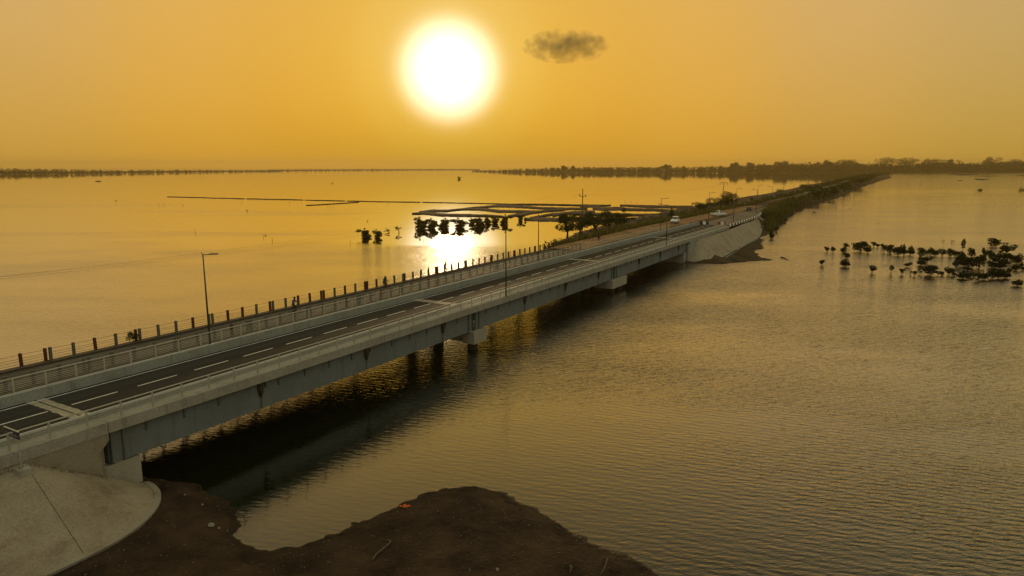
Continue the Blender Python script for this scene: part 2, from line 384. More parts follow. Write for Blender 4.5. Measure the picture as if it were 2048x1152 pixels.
# ------------------------------------------------------------------ street lamps
def lamp_meshes():
    p = MB(); p.tube([(0, 0, 0), (0, 0, 4), (0, 0, 7.7)], [0.085, 0.07, 0.05], 10); p.box(-0.17, 0.17, -0.17, 0.17, 0, 0.025)
    a = MB(); a.tube([(-0.22, 0, 7.86), (0, 0, 7.68), (0.4, 0, 7.70), (1.15, 0, 7.78)], [0.03, 0.04, 0.035, 0.03], 8)
    h = MB(); h.prism([(0.95, 7.74), (0.95, 7.83), (1.3, 7.89), (1.85, 7.90), (1.9, 7.86), (1.85, 7.82)], 1, -0.13, 0.13)
    l = MB(); l.box(1.25, 1.8, -0.10, 0.10, 7.80, 7.812)
    return p.mesh('pole', M['lamp'], True), a.mesh('lamp_arm', M['lamp'], True), h.mesh('lamp_head', M['lamp']), l.mesh('lens', M['lens'])
LM = lamp_meshes()
lamp0 = thing('street_lamp', '', 'street lamp', group='street lamps along the road')
put(LM[0], 'pole', lamp0); put(LM[1], 'lamp_arm', lamp0); lh = put(LM[2], 'lamp_head', lamp0); put(LM[3], 'lens', lh)
CR = [(178, -45.2), (215, -46.2), (250, -49.5), (290, -54.3), (330, -55.2), (420, -55.6), (560, -60.5), (930, -67.5), (1330, -72), (1900, -72)]
ZR = [(178, 4.85), (205, 4.5), (260, 4.1), (330, 3.8), (450, 3.4), (800, 3.0), (1900, 2.6)]
cr = lambda t: interp(t, CR)
zr = lambda t: interp(t, ZR)
lamps = [(-50.95, 35.6, DECK, 0, 'tall dark street lamp at far railing, nearest on the left, lit by nothing'),
         (-40.33, 67.0, DECK, math.pi, 'tall street lamp rising from near railing just past the first pier'),
         (-50.95, 94.6, DECK, 0, 'street lamp at far railing standing before the sunlit water glint'),
         (-40.33, 126.0, DECK, math.pi, 'street lamp on near railing close to the far end of the bridge'),
         (-51.5, 156.0, 4.7, 0, 'street lamp where the far railing ends, left of the white car'),
         (-53.6, 207.0, 4.3, 0, 'street lamp between the white car and the pickup truck'),
         (-42.0, 188.0, 4.6, math.pi, 'street lamp beside the end of near railing by the painted kerb'),
         (-56.8, 257.0, 4.0, 0, 'street lamp behind the big round roadside bush'),
         (-46.3, 240.0, 4.2, math.pi, 'street lamp right of the dark car on the causeway'),
         (-60.0, 312.0, 3.8, 0, 'street lamp at the small inlet left of the causeway road'),
         (-50.2, 290.0, 3.9, math.pi, 'street lamp beside the person standing on the causeway'),
         (-51.3, 352.0, 3.7, math.pi, 'farthest street lamp, near the leaning utility pole')]
lamps[0] = (*lamps[0][:4], 'tall dark street lamp at far railing, leftmost of all lamps')
for i, (u, t, z, rz, lab) in enumerate(lamps):
    o = lamp0 if i == 0 else copy_tree(lamp0)
    o.location = B(u, t, z); o.rotation_euler = (0, 0, -AZ+rz); o['label'] = lab

# ================================================================== OLD BRIDGE beside it
ob0 = (-58.4, 70, 0)
old = thing('old_bridge', 'narrow old concrete bridge with red and grey fence posts behind the new one', 'bridge', B(*ob0), -AZ)
OF, ON = -61.3, -55.4; OZ = 3.85
segs = [27.75+7.70*k for k in range(-2, 12)]
for a in segs:
    b = a+7.70
    m = MB(ob0); m.prism([(ON+0.15, 2.85), (ON+0.2, 3.5), (ON+0.25, OZ+0.12), (ON-0.5, OZ+0.12), (ON-0.5, OZ-0.1), (OF+0.5, OZ-0.1), (OF+0.5, OZ+0.12), (OF-0.25, OZ+0.12), (OF-0.2, 3.5), (OF-0.15, 2.85)], 1, a+0.03, b-0.03)
    m.build('deck_slab', M['old_conc'], old)
m = MB(ob0); m.box(OF+0.52, ON-0.52, 12, 119, OZ-0.096, OZ-0.06); m.build('road_surface', M['asphalt_old'], old)
for k in range(0, 13, 2):
    t = 27.75+7.70*k
    m = MB(ob0); m.box(OF+0.2, ON-0.2, t-0.5, t+0.5, 2.3, 2.85)
    for u in (OF+0.9, ON-0.9): m.tube([(u, t, -3), (u, t, 2.3)], 0.4, 12)
    m.build('pier', M['old_conc'], old)
pm = MB(); pm.box(-0.1, 0.1, -0.1, 0.1, 0, 1.07); pm.box(-0.085, 0.085, -0.085, 0.085, 1.07, 1.1)
PR, PG = pm.mesh('fence_post', M['post_red']), pm.mesh('fence_post', M['post_grey'])
fk = 0
for u, nm in ((OF, 'far'), (ON, 'near')):
    m = MB(ob0)
    for z in (0.22, 0.44, 0.64, 0.98):
        pts = []
        t = 12.4
        while t < 119: pts.append((u, t, OZ+0.12+z+rng.uniform(-0.012, 0.012))); t += 1.83
        m.tube(pts, 0.014, 5)
    fence = m.build('cable_fence', M['cable'], old)
    fence['label'] = 'cable fence with red and grey posts against the open lake' if nm == 'far' else 'cable fence seen through the new bridge railing'
    for a in segs:
        for i in range(5):
            t = a+0.2+1.825*i
            if t > 120.6: continue
            red = rng.random() < 0.5 if nm == 'far' else rng.random() < 0.08
            p = put(PR if red else PG, 'fence_post', fence, (u-ob0[0]+rng.uniform(-0.02, 0.02), t-ob0[1], OZ+0.12))
            p.rotation_euler = (rng.uniform(-0.02, 0.02), rng.uniform(-0.02, 0.02), rng.uniform(-0.05, 0.05))

# ================================================================== SHORES
def inside_dist(poly, X, Y):
    """signed distance (positive inside) of grid points to a polygon"""
    P = np.array(poly, float); Q = np.roll(P, -1, 0)
    d2 = np.full(X.shape, 1e18); ins = np.zeros(X.shape, bool)
    for (ax, ay), (bx, by) in zip(P, Q):
        ex, ey = bx-ax, by-ay; L = ex*ex+ey*ey+1e-12
        k = np.clip(((X-ax)*ex+(Y-ay)*ey)/L, 0, 1)
        d2 = np.minimum(d2, (X-ax-k*ex)**2+(Y-ay-k*ey)**2)
        c = ((ay > Y) != (by > Y)) & (X < (bx-ax)*(Y-ay)/(by-ay+1e-12)+ax); ins ^= c
    d = np.sqrt(d2); return np.where(ins, d, -d)
def nz(U, T, s, seed=0):
    out = np.zeros(U.shape); it = np.nditer(U, flags=['multi_index'])
    for _ in it:
        i = it.multi_index
        out[i] = mnoise.fractal(Vector((U[i]*s+seed, T[i]*s-seed*1.7, seed*3.1)), 0.6, 2.0, 4)
    return out
GRID = {}
def sample(name, u, t):
    us, ts, Z = GRID[name]
    i = int(np.clip(np.searchsorted(us, u)-1, 0, len(us)-2)); j = int(np.clip(np.searchsorted(ts, t)-1, 0, len(ts)-2))
    a = min(1, max(0, (u-us[i])/(us[i+1]-us[i]))); b = min(1, max(0, (t-ts[j])/(ts[j+1]-ts[j])))
    return float((Z[j, i]*(1-a)+Z[j, i+1]*a)*(1-b)+(Z[j+1, i]*(1-a)+Z[j+1, i+1]*a)*b)
def heightfield(name, us, ts, hfun, mats, label=None, off=(0, 0, 0)):
    U, T = np.meshgrid(us, ts); Z = hfun(U, T); GRID[name] = (np.array(us), np.array(ts), Z)
    m = MB(); nu, nt_ = len(us), len(ts)
    keep = Z > -0.9
    idx = -np.ones(Z.shape, int)
    for j in range(nt_-1):
        for i in range(nu-1):
            if keep[j, i] or keep[j, i+1] or keep[j+1, i] or keep[j+1, i+1]:
                q = []
                for (a, b) in ((j, i), (j, i+1), (j+1, i+1), (j+1, i)):
                    if idx[a, b] < 0:
                        idx[a, b] = len(m.v); p = B(U[a, b], T[a, b], max(Z[a, b], -1.4)); m.v.append(tuple(p))
                    q.append(idx[a, b])
                m.f.append(tuple(q)); m.m.append(0)
    o = m.build(name, mats, smooth=True); return tag(o, kind='structure')
# --- far causeway
shoreR = [(-46.7, 139.0), (-40.5, 139.2), (-36, 141), (-33.0, 142.4), (-29.2, 148.1), (-25.7, 153.8), (-27.5, 158), (-30.5, 166), (-32.1, 174), (-35, 190), (-37.5, 209), (-40.1, 236), (-43.5, 270), (-45.5, 300), (-47.7, 335), (-47.8, 380), (-46.3, 422), (-44, 480), (-41.8, 545), (-48.5, 556), (-50.7, 572), (-48.5, 640), (-48.5, 760), (-45.5, 930), (-43, 1130), (-40, 1335), (-52, 1440), (-60, 1700), (-62, 1960)]
shoreL = [(-110, 1960), (-104, 1500), (-101.7, 1299), (-99, 872), (-96, 700), (-93, 547), (-91.5, 480), (-96, 428), (-88, 412), (-81, 398), (-80, 389), (-87, 392), (-92, 404), (-95, 353), (-93.5, 264), (-92, 241), (-88, 190), (-82, 165), (-74, 147), (-67, 131), (-63.5, 119.5), (-53, 119.5), (-51, 126), (-50, 139)]
cause = shoreR+shoreL
def hcause(U, T):
    d = inside_dist(cause, U, T)+nz(U, T, 0.11, 3)*2.2+nz(U, T, 0.45, 9)*0.6
    d = np.where((T < 142) & (U > -52.5), np.minimum(d, inside_dist(cause, U, T)), d)
    base = np.where(d > 0, 0.05+np.minimum(d*0.22, 1.7+nz(U, T, 0.06, 5)*0.7), d*0.35)
    CRv = np.vectorize(cr)(T); ZRv = np.vectorize(zr)(T)
    e1 = ZRv-0.16-np.maximum(0, np.abs(U-CRv)-5.2)*0.62
    e1 = np.where(T > 145, e1, -2)
    cd = np.where(T < 150, -58.4, -58.4+np.clip((T-150)/140, 0, 1)*4.0); zd = np.minimum(4.0+np.clip((T-119)/60, 0, 1)*0.25, ZRv+0.2)
    e2 = np.where(T > 119, zd-0.06-np.maximum(0, np.abs(U-cd)-4.2)*0.5, -2)
    h = np.maximum(base, np.where(d > -1, np.maximum(e1, e2), -2))
    # the concrete slope covers the flank next to the bridge: keep the soil under it
    cover = (T < 238) & (U > -45) & (T > 141)
    h = np.where(cover, np.minimum(h, np.maximum(base*0.7, ZRv-0.6-np.maximum(0, U+41.5)*1.0)), h)
    ut = np.interp(T, [150, 175, 205, 240], [-40.0, -39.9, -41.2, -45.0]); ub = np.interp(T, [150, 188, 240], [-35.2, -36.6, -42.4])
    zt = np.interp(T, [150, 178, 240], [4.28, 4.2, 3.6]); zb = np.interp(T, [150, 188, 240], [0.15, 0.5, 1.6])
    zs = zt+(zb-zt)*np.clip((U-ut)/(ub-ut), 0, 1)-0.3
    h = np.where((T > 148) & (T < 241.5) & (U > ut-0.2) & (U < ub+2.0), np.minimum(h, np.maximum(zs, np.minimum(0.1, h))), h)
    return h
ts = list(np.arange(117, 300, 1.6))+list(np.arange(300, 520, 3.0))+list(np.arange(520, 900, 7))+list(np.arange(900, 1970, 18))
land = heightfield('causeway_ground', np.arange(-116, -20, 1.5), np.array(ts), hcause, M['land'])
def ground_z(u, t):
    return sample('causeway_ground', u, t)
# roads on the causeway
def ribbon(name, mt, cfun, w, zfun, tl, z0=0.0, wobble=0.0):
    m = MB(); prev = None
    for t in tl:
        wl = w+rng.uniform(-wobble, wobble); wr = w+rng.uniform(-wobble, wobble)
        c = cfun(t); row = [B(c-wl, t, zfun(t)+z0), B(c, t, zfun(t)+z0+0.04), B(c+wr, t, zfun(t)+z0)]
        if prev: 
            for i in range(2): m.add([prev[i], prev[i+1], row[i+1], row[i]], [(0, 1, 2, 3)])
        prev = row
    return tag(m.build(name, mt, smooth=True), kind='structure')
tl = list(np.arange(178, 420, 6))+list(np.arange(420, 1900, 25))
ribbon('causeway_road', M['asphalt_old'], cr, 3.9, zr, tl, 0.0, 0.12)
dc = lambda t: -58.4+max(0, min(1, (t-150)/140))*3.6
dz = lambda t: min(4.0+max(0, min(1, (t-119)/60))*0.25, zr(t)+0.2)
ribbon('dirt_road', M['laterite'], dc, 3.4, dz, np.arange(118.5, 285, 4), 0.02, 0.35)
# painted kerb stones along the bend
kerb = thing('painted_kerb', 'row of black and white painted kerb stones curving along the road edge', 'kerb', B(-41.5, 180, zr(180)), 0)
t = 177.0; k = 0
while t < 247:
    a = B(cr(t)+4.05, t, 0); b = B(cr(t+1.9)+4.05, t+1.9, 0); c = B(cr(t)+4.35, t, 0); d = B(cr(t+1.9)+4.35, t+1.9, 0)
    z0, z1 = zr(t)-0.35, zr(t)+0.32; o = kerb.location
    m = MB(o); m.add([(a.x,a.y,z0),(c.x,c.y,z0),(d.x,d.y,z0),(b.x,b.y,z0),(a.x,a.y,z1),(c.x,c.y,z1),(d.x,d.y,z1),(b.x,b.y,z1)], [(0,3,2,1),(4,5,6,7),(0,1,5,4),(1,2,6,5),(2,3,7,6),(3,0,4,7)])
    m.build('kerb_stone', M['white'] if k % 2 else M['black'], kerb); t += 1.96; k += 1
# concrete slope beyond the bridge
def cone_slope(name, label, apex_t, sgn, au, atl, ztop, zbot, t_line, ulines, zl):
    pass
def paved_far():
    o0 = (-38, 160, 0)
    root = thing('embankment_slope', 'pale concrete slope paving under the far end of the bridge', 'slope', B(*o0), -AZ)
    m = MB(o0); rows = []
    ap_t = 147.2
    for i in range(13):                     # the quarter cone
        g = math.pi/2*(1-i/12)
        rows.append([(UN-0.02+(4.95*math.cos(g))*k, ap_t-6.9*math.sin(g)*k, 4.28-(4.3-0.1)*k) for k in np.linspace(0, 1, 7)])
    for t in np.arange(151, 241, 3.0):      # the straight flank, following the road edge
        ut = interp(t, [(150, -40.0), (175, -39.9), (205, -41.2), (240, -45.0)]); ub = interp(t, [(150, -35.2), (188, -36.6), (240, -42.4)])
        zt = interp(t, [(150, 4.28), (178, 4.2), (240, 3.6)]); zb = interp(t, [(150, 0.15), (188, 0.5), (240, 1.6)])
        rows.append([(ut+(ub-ut)*k, t, zt+(zb-zt)*k+0.05*math.sin(t*0.7)*k*(1-k)) for k in np.linspace(0, 1, 7)])
    for r0, r1 in zip(rows, rows[1:]):
        for i in range(6): m.add([r0[i], r0[i+1], r1[i+1], r1[i]], [(0, 1, 2, 3)])
    m.build('paving', M['paving'], root)
    e = MB(o0)
    for r0, r1 in zip(rows, rows[1:]):
        a, b = Vector(r0[-1]), Vector(r1[-1]); s = Vector((0.22, -0.12, 0))
        e.add([a+Vector((0,0,0.06)), b+Vector((0,0,0.06)), b+s+Vector((0,0,0.06)), a+s+Vector((0,0,0.06)), a+Vector((0,0,-0.8)), b+Vector((0,0,-0.8)), b+s+Vector((0,0,-0.8)), a+s+Vector((0,0,-0.8))],
              [(0,1,2,3),(3,2,6,7),(0,4,5,1),(4,7,6,5)])
    e.build('toe_beam', M['barrier'], root)
paved_far()
# --- near bank
near_poly = [(-43, 23.6), (-40.6, 24.0), (-37.4, 24.6), (-34.5, 24.4), (-32.5, 23.4), (-31.2, 22.8), (-30.6, 22.0), (-29.4, 21.5), (-27.5, 21.7), (-26.3, 24.0), (-25.9, 26.0), (-25.5, 28.0), (-24.6, 31.4), (-22.8, 33.4), (-20.6, 33.8), (-18.3, 33.2), (-15.6, 32.2), (-13.5, 31.2), (-11.8, 31.0), (-9.9, 30.4), (-4, 28.5), (6, 24), (24, 10), (40, -60), (-90, -60), (-80, 8), (-66, 17), (-52, 22)]
CONE_T, CONE_U, CONE_A = 16.4, UN-0.02, (5.05, 6.2)
def hnear(U, T):
    d = inside_dist(near_poly, U, T)+nz(U, T, 0.5, 21)*0.35+nz(U, T, 1.7, 4)*0.16
    base = np.where(d > 0, 0.03+0.75*(1-np.exp(-d*0.35))+nz(U, T, 0.35, 31)*0.12*np.clip(d, 0, 1)+nz(U, T, 2.2, 77)*0.035*np.clip(d*2, 0, 1), d*0.4)
    base = base+nz(U, T, 4.5, 13)*0.03*np.clip(d*3, 0, 1)
    rc = np.sqrt(((U-CONE_U)/5.05)**2+(np.maximum(T-CONE_T, 0)/6.2)**2)
    base = np.where((d > 0) & (U > CONE_U-0.5), np.minimum(base, 0.30+np.maximum(0, rc-1.12)*1.6+nz(U, T, 1.2, 8)*0.05), base)
    e = np.where(T < 20.5, 4.7-np.maximum(0, np.abs(U-U0)-5.0)*0.72, -2)
    e = np.where((U > UN-0.6) & (T < 22), np.minimum(e, 3.5-np.maximum(0, U-UN)*0.85), e)
    e = np.where((T > 14) & (U > UN-0.6), -2, e)
    e = np.where((T > 19.9) , -2, e)
    return np.maximum(base, e)
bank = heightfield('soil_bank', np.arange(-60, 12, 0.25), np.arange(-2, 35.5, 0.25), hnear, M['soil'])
# concrete slope next to the camera
o0 = (-38, 15, 0)
slope = thing('embankment_slope', 'stained concrete slope paving in the lower left corner', 'slope', B(*o0), -AZ)
rows = []
for t in np.arange(-6, CONE_T+0.1, 1.4):
    rows.append([(CONE_U+5.05*k, t, 4.2-3.75*k) for k in np.linspace(0, 1, 12)])
ncr = len(rows)
for i in range(1, 25):
    g = math.pi/2*i/24
    rows.append([(CONE_U+5.05*math.cos(g)*k, CONE_T+6.2*math.sin(g)*k, 4.2-3.75*k) for k in np.linspace(0, 1, 12)])
m = MB(o0)
for r0, r1 in zip(rows, rows[1:]):
    for i in range(11): m.add([r0[i], r0[i+1], r1[i+1], r1[i]], [(0, 1, 2, 3)])
m.build('paving', M['paving'], slope, smooth=True)
m = MB(o0)
for a, b in zip(rows, rows[1:]):
    p, q = Vector(a[-1]), Vector(b[-1]); pc = Vector((CONE_U, CONE_T, 0))
    def outw(v, i=0):
        w = Vector((1, 0, 0)) if v.y <= CONE_T+0.01 else Vector((v.x-pc.x, v.y-pc.y, 0)).normalized(); return w
    po, qo = p+outw(p)*0.38, q+outw(q)*0.38
    m.add([p+Vector((0,0,0.035)), q+Vector((0,0,0.035)), qo+Vector((0,0,-0.02)), po+Vector((0,0,-0.02)), po+Vector((0,0,-0.9)), qo+Vector((0,0,-0.9)), p+Vector((0,0,-0.05)), q+Vector((0,0,-0.05))], [(0,1,2,3),(3,2,5,4),(0,6,7,1)])
m.build('toe_beam', M['wing'], slope)
m = MB(o0); a, b = Vector((CONE_U, CONE_T, 4.2)), Vector((CONE_U+5.05, CONE_T, 0.45))
m.add([a+Vector((0.5,-0.012,-0.36)), a+Vector((0.5,0.012,-0.36)), b+Vector((0,0.012,0.01)), b+Vector((0,-0.012,0.01))], [(0,1,2,3)])
m.build('seam', M['rubber'], slope)
# a sign standing on a footing beside the railing
s0 = B(-40.5, 16.15, 4.05)
sg = thing('road_sign', 'dark name board on two thin posts beside the railing, lower left', 'sign', s0, -AZ)
m = MB(); m.box(-0.82, 0.75, -0.02, 0.02, 1.66, 2.08); panel = m.build('sign_panel', M['sign'], sg)
m = MB(); m.box(-0.84, 0.77, -0.035, 0.035, 2.08, 2.12); m.box(-0.84, 0.77, -0.03, 0.03, 1.625, 1.66); m.build('sign_frame', M['rail'], panel)
m = MB(); x = -0.7
while x < 0.62:                                  # worn pale strokes of lettering too far off to read
    w = rng.uniform(0.03, 0.09); h = rng.uniform(0.06, 0.2)
    m.box(x, x+w, -0.026, -0.021, 1.74+rng.uniform(0, .08), 1.78+h); x += w+rng.uniform(0.03, 0.12)
m.build('lettering', M['barrier'], panel)
for x, zb in ((-0.4, 0.95), (0.55, 0.0)):
    m = MB(); m.tube([(x, 0, zb), (x, 0, 1.64)], 0.03, 8); m.build('post', M['rail'], sg)
m = MB(); m.box(0.28, 0.98, -0.3, 0.3, -0.6, 0.06); m.build('footing', M['pier'], sg)

# ------------------------------------------------------------------ debris on the bank
def hn(u, t): return sample('soil_bank', u, t)
def on_bank(x, y):
    z = 0.6
    for _ in range(6):
        p = at(x, y, z); u, t = UT(p); z = hn(u, t)
    return at(x, y, z)
def rock(x, y, r, lab, mt='rock', flat=0.6):
    p = on_bank(x, y); m = MB(); m.ball((0, 0, 0), (r, r*rng.uniform(0.6, 0.9), r*flat), 7, 5)
    m.v = [(v[0]*rng.uniform(0.75, 1.2), v[1]*rng.uniform(0.75, 1.2), v[2]*rng.uniform(0.8, 1.15)) for v in m.v]
    o = m.build('rock', M[mt], loc=(p.x, p.y, p.z+r*flat*0.4), rotz=rng.uniform(0, 3)); tag(o, lab, 'rock', 'rocks on the soil bank')
rock(423, 1051, 0.19, 'largest pale rock at the water inlet below the concrete slope')
rock(438, 1057, 0.10, 'small pale stone just right of the biggest rock at the inlet')
rock(455, 1062, 0.06, 'tiny pale stone at the very edge of the inlet water')
rock(405, 1010, 0.09, 'small stone on dark soil above the pale rocks')
rock(370, 990, 0.07, 'small stone near the rounded tip of the concrete slope')
rock(995, 1140, 0.12, 'flat tan stone at bottom centre of the brown bank')
rock(1040, 1020, 0.09, 'dark small stone near the crest of the brown bank', 'soil')
rock(1130, 1042, 0.13, 'dark stone at the right water edge of the brown bank', 'soil')
def branch(pts, r, lab, mt='wood'):
    P = [on_bank(x, y)+Vector((0, 0, r+dz_)) for x, y, dz_ in pts]; o = P[0]
    m = MB(o); m.tube(P, [r*(1-0.5*i/len(P)) for i in range(len(P))], 6)
    b = m.build('driftwood_branch', M[mt], loc=o, smooth=True); tag(b, lab, 'branch', 'branches on the soil bank'); return b
branch([(745, 1122, 0), (752, 1112, 0.02), (766, 1101, 0.04), (778, 1094, 0.12), (782, 1088, 0.1), (775, 1082, 0.02), (768, 1083, 0)], 0.055, 'crooked grey driftwood branch lying on the middle of the brown bank')
branch([(1010, 1003, 0), (1025, 1008, 0.04), (1035, 1011, 0)], 0.05, 'short dark log near the top of the brown bank', 'stake')
branch([(1006, 1018, 0), (1012, 1035, 0.02), (1022, 1045, 0.02), (1036, 1053, 0)], 0.015, 'long thin curved twig on the upper right of the bank')
branch([(1200, 1152, 0), (1210, 1143, 0.2), (1215, 1130, 0.35), (1206, 1128, 0.3), (1199, 1131, 0.2)], 0.045, 'forked pale stump of driftwood at the bottom edge of the bank')
branch([(1140, 1134, 0), (1143, 1140, 0.12), (1139, 1150, 0.05)], 0.05, 'small pale root stub left of the forked driftwood')
branch([(1075, 1010, 0), (1083, 1013, 0.1), (1090, 1016, 0.02)], 0.03, 'twig sticking out over the right edge of the bank', 'stake')
p = on_bank(812, 1013); m = MB()
for k in range(9): m.ball((rng.uniform(-0.35, 0.35), rng.uniform(-0.1, 0.1), rng.uniform(0, 0.06)), (0.11, 0.08, 0.05), 6, 4)
tag(m.build('plastic_rubbish', M['orange'], loc=p, rotz=-0.2), 'bright orange plastic rubbish washed against the bank', 'rubbish')
m = MB(); cnt = 0
while cnt < 9000:
    u, t = rng.uniform(-42, 0), rng.uniform(6, 34); z = hn(u, t) if cnt % 1 == 0 else 0
    if z < 0.06 or (u < -34.5 and t < 23): 
        cnt += 1; continue
    p = B(u, t, z); r = 0.012+0.05*rng.random()**3
    m.ball((p.x, p.y, p.z+r*0.3), (r, r*rng.uniform(0.5, 1), r*0.6), 4, 2); cnt += 1
tag(m.build('pebbles', mat('pebble', (0.07, 0.05, 0.034), 0.9, 0.5, 1.3, col2=(0.20, 0.16, 0.11))), kind='stuff')
# dry weeds on the near bank and the wing wall foot
def tuft(m, p, h, n, rg, spread=0.3):
    for _ in range(n):
        g = rg.uniform(0, 6.28); l = h*rg.uniform(0.5, 1.1); lean = rg.uniform(0.1, 0.6)*l
        b = Vector(p)+Vector((rg.gauss(0, spread), rg.gauss(0, spread), -0.03)); d = Vector((math.cos(g), math.sin(g), 0)); s = Vector((-d.y, d.x, 0))*l*0.06
        m.add([b-s, b+s, b+d*lean*0.4+Vector((0, 0, l*0.6))+s*0.7, b+d*lean+Vector((0, 0, l)), b+d*lean*0.4+Vector((0, 0, l*0.6))-s*0.7], [(0, 1, 2, 3, 4)])
m = MB()
for _ in range(60):
    t = rng.uniform(14.5, 20.0); zc = 4.2-3.75*max(0, (t-CONE_T)/6.2)
    tuft(m, B(UN+rng.uniform(0.02, 0.5), t, zc-0.05), rng.uniform(0.08, 0.24), 7, rng, 0.1)
for _ in range(420):
    u, t = rng.uniform(-41, -6), rng.uniform(8, 33)
    rcq = math.hypot((u-CONE_U)/5.05, max(t-CONE_T, 0)/6.2)
    if rcq < 1.1: continue
    if rcq > 1.6 and rng.random() < 0.72: continue
    z = hn(u, t)
    if z < 0.08: continue
    tuft(m, B(u, t, z), rng.uniform(0.05, 0.16), 6, rng, 0.12)
tag(m.build('dry_weeds', leaf_mat('weed_leaf', (0.06, 0.05, 0.02), 0.3)), kind='stuff')

# ================================================================== VEGETATION
def crown_mesh(name, mt, seed, n, size, blobs, asp=0.6):
    rg = random.Random(seed); m = MB()
    tot = sum(b[1][0]*b[1][1]*b[1][2] for b in blobs)
    for c, r in blobs:
        k = int(n*(r[0]*r[1]*r[2])/tot)+6
        for _ in range(k):
            v = Vector((rg.gauss(0, 1), rg.gauss(0, 1), rg.gauss(0, 1))).normalized()*(rg.uniform(0.25, 1)**0.5)*rg.uniform(0.85, 1.12)
            m.leaf((c[0]+v.x*r[0], c[1]+v.y*r[1], c[2]+v.z*r[2]), size*rg.uniform(0.6, 1.3), rg, asp, 0.5)
    return m.mesh(name, mt)
def limbs_mesh(name, seed, h, blobs, r0, roots=False):
    rg = random.Random(seed); m = MB()
    top = Vector((rg.uniform(-.05, .05)*h, rg.uniform(-.05, .05)*h, h*0.45))
    m.tube([(0, 0, -0.6), (0, 0, h*0.12), top*0.6, top], [r0, r0*0.8, r0*0.65, r0*0.5], 7)
    for c, r in blobs:
        c = Vector(c); m.tube([top*0.5, top.lerp(c, 0.5)+Vector((0, 0, h*0.03)), c], [r0*0.45, r0*0.32, r0*0.12], 5)
    if roots:
        for k in range(7):
            g = k*0.9+rg.uniform(0, .4); rr = h*rg.uniform(0.14, 0.26)
            m.tube([(0, 0, h*0.22), (math.cos(g)*rr*0.6, math.sin(g)*rr*0.6, h*0.13), (math.cos(g)*rr, math.sin(g)*rr, -0.3)], r0*0.22, 4)
    return m.mesh(name, M['bark'], True)
def blobs_for(kind, rg):
    if kind == 'dome': return [((rg.gauss(0, .17), rg.gauss(0, .17), rg.uniform(.42, .74)), (rg.uniform(.24, .34), rg.uniform(.24, .34), rg.uniform(.2, .28))) for _ in range(6)]+[((0, 0, .34), (.46, .46, .28))]
    if kind == 'umbrella': return [((rg.gauss(0, .22), rg.gauss(0, .22), rg.uniform(.52, .8)), (rg.uniform(.2, .28), rg.uniform(.2, .28), rg.uniform(.14, .2))) for _ in range(6)]+[((rg.gauss(0, .1), 0, .4), (.32, .32, .2))]
    if kind == 'cone': return [((rg.gauss(0, .05), rg.gauss(0, .05), .82), (.14, .14, .18)), ((rg.gauss(0, .1), rg.gauss(0, .1), .58), (.28, .28, .24)), ((0, 0, .33), (.44, .44, .22)), ((.1, .1, .3), (.3, .3, .2))]
    if kind == 'slim': return [((0, 0, .86), (.24, .24, .12)), ((rg.gauss(0, .1), 0, .66), (.32, .32, .18)), ((.05, 0, .46), (.2, .2, .14))]
    if kind == 'lake': return [((rg.gauss(0, .2), rg.gauss(0, .2), rg.uniform(.2, .74)), (rg.uniform(.16, .27), rg.uniform(.16, .27), rg.uniform(.13, .22))) for _ in range(9)]+[((rg.uniform(-.2, .2), rg.uniform(-.2, .2), .14), (.3, .3, .17)) for _ in range(3)]+[((rg.uniform(-.2, .2), 0, .9), (.08, .08, .1))]
    if kind == 'sparse': return [((rg.gauss(0, .25), rg.gauss(0, .25), rg.uniform(.3, .85)), (.14, .14, .12)) for _ in range(6)]
variants = {}
for kind, nv, n in (('dome', 5, 620), ('umbrella', 5, 400), ('cone', 3, 430), ('slim', 2, 170), ('sparse', 2, 80), ('lake', 6, 900)):
    for k in range(nv):
        rg = random.Random(hash((len(kind), k)) % 1000+k*17); bl = blobs_for(kind, rg)
        variants[kind, k] = (crown_mesh('crown', M['lake' if kind == 'lake' else 'mangrove'], k*7+len(kind), n, 0.085, bl), limbs_mesh('trunk', k+3, 1.0, bl, 0.035, True))
vk = {'dome': 5, 'umbrella': 5, 'cone': 3, 'slim': 2, 'sparse': 2, 'lake': 6}
def mangrove(x, y, w, h, kind, lab, grp, z=0.0, nm='mangrove_bush', i=0):
    p = at(x, y, z); dist = (p-Vector((0, 0, H))).length; S = dist/F_PX
    ht = h*S*1.08; wd = w*S*1.05
    cm, tm = variants[kind, i % vk[kind]]
    o = thing(nm, lab, 'bush' if 'bush' in nm else 'tree', (p.x, p.y, z), rng.uniform(0, 6.28), grp)
    base_w = {'dome': 0.98, 'umbrella': 0.98, 'cone': 0.86, 'slim': 0.62, 'sparse': 0.8, 'lake': 0.95}[kind]
    sx = wd/base_w
    put(cm, 'crown', o, scale=(sx, sx, ht)); put(tm, 'trunk', o, scale=(max(sx, ht*0.5), max(sx, ht*0.5), ht))
    return o
CL = 'dark mangrove bush packed in the crowded thicket near the right edge'
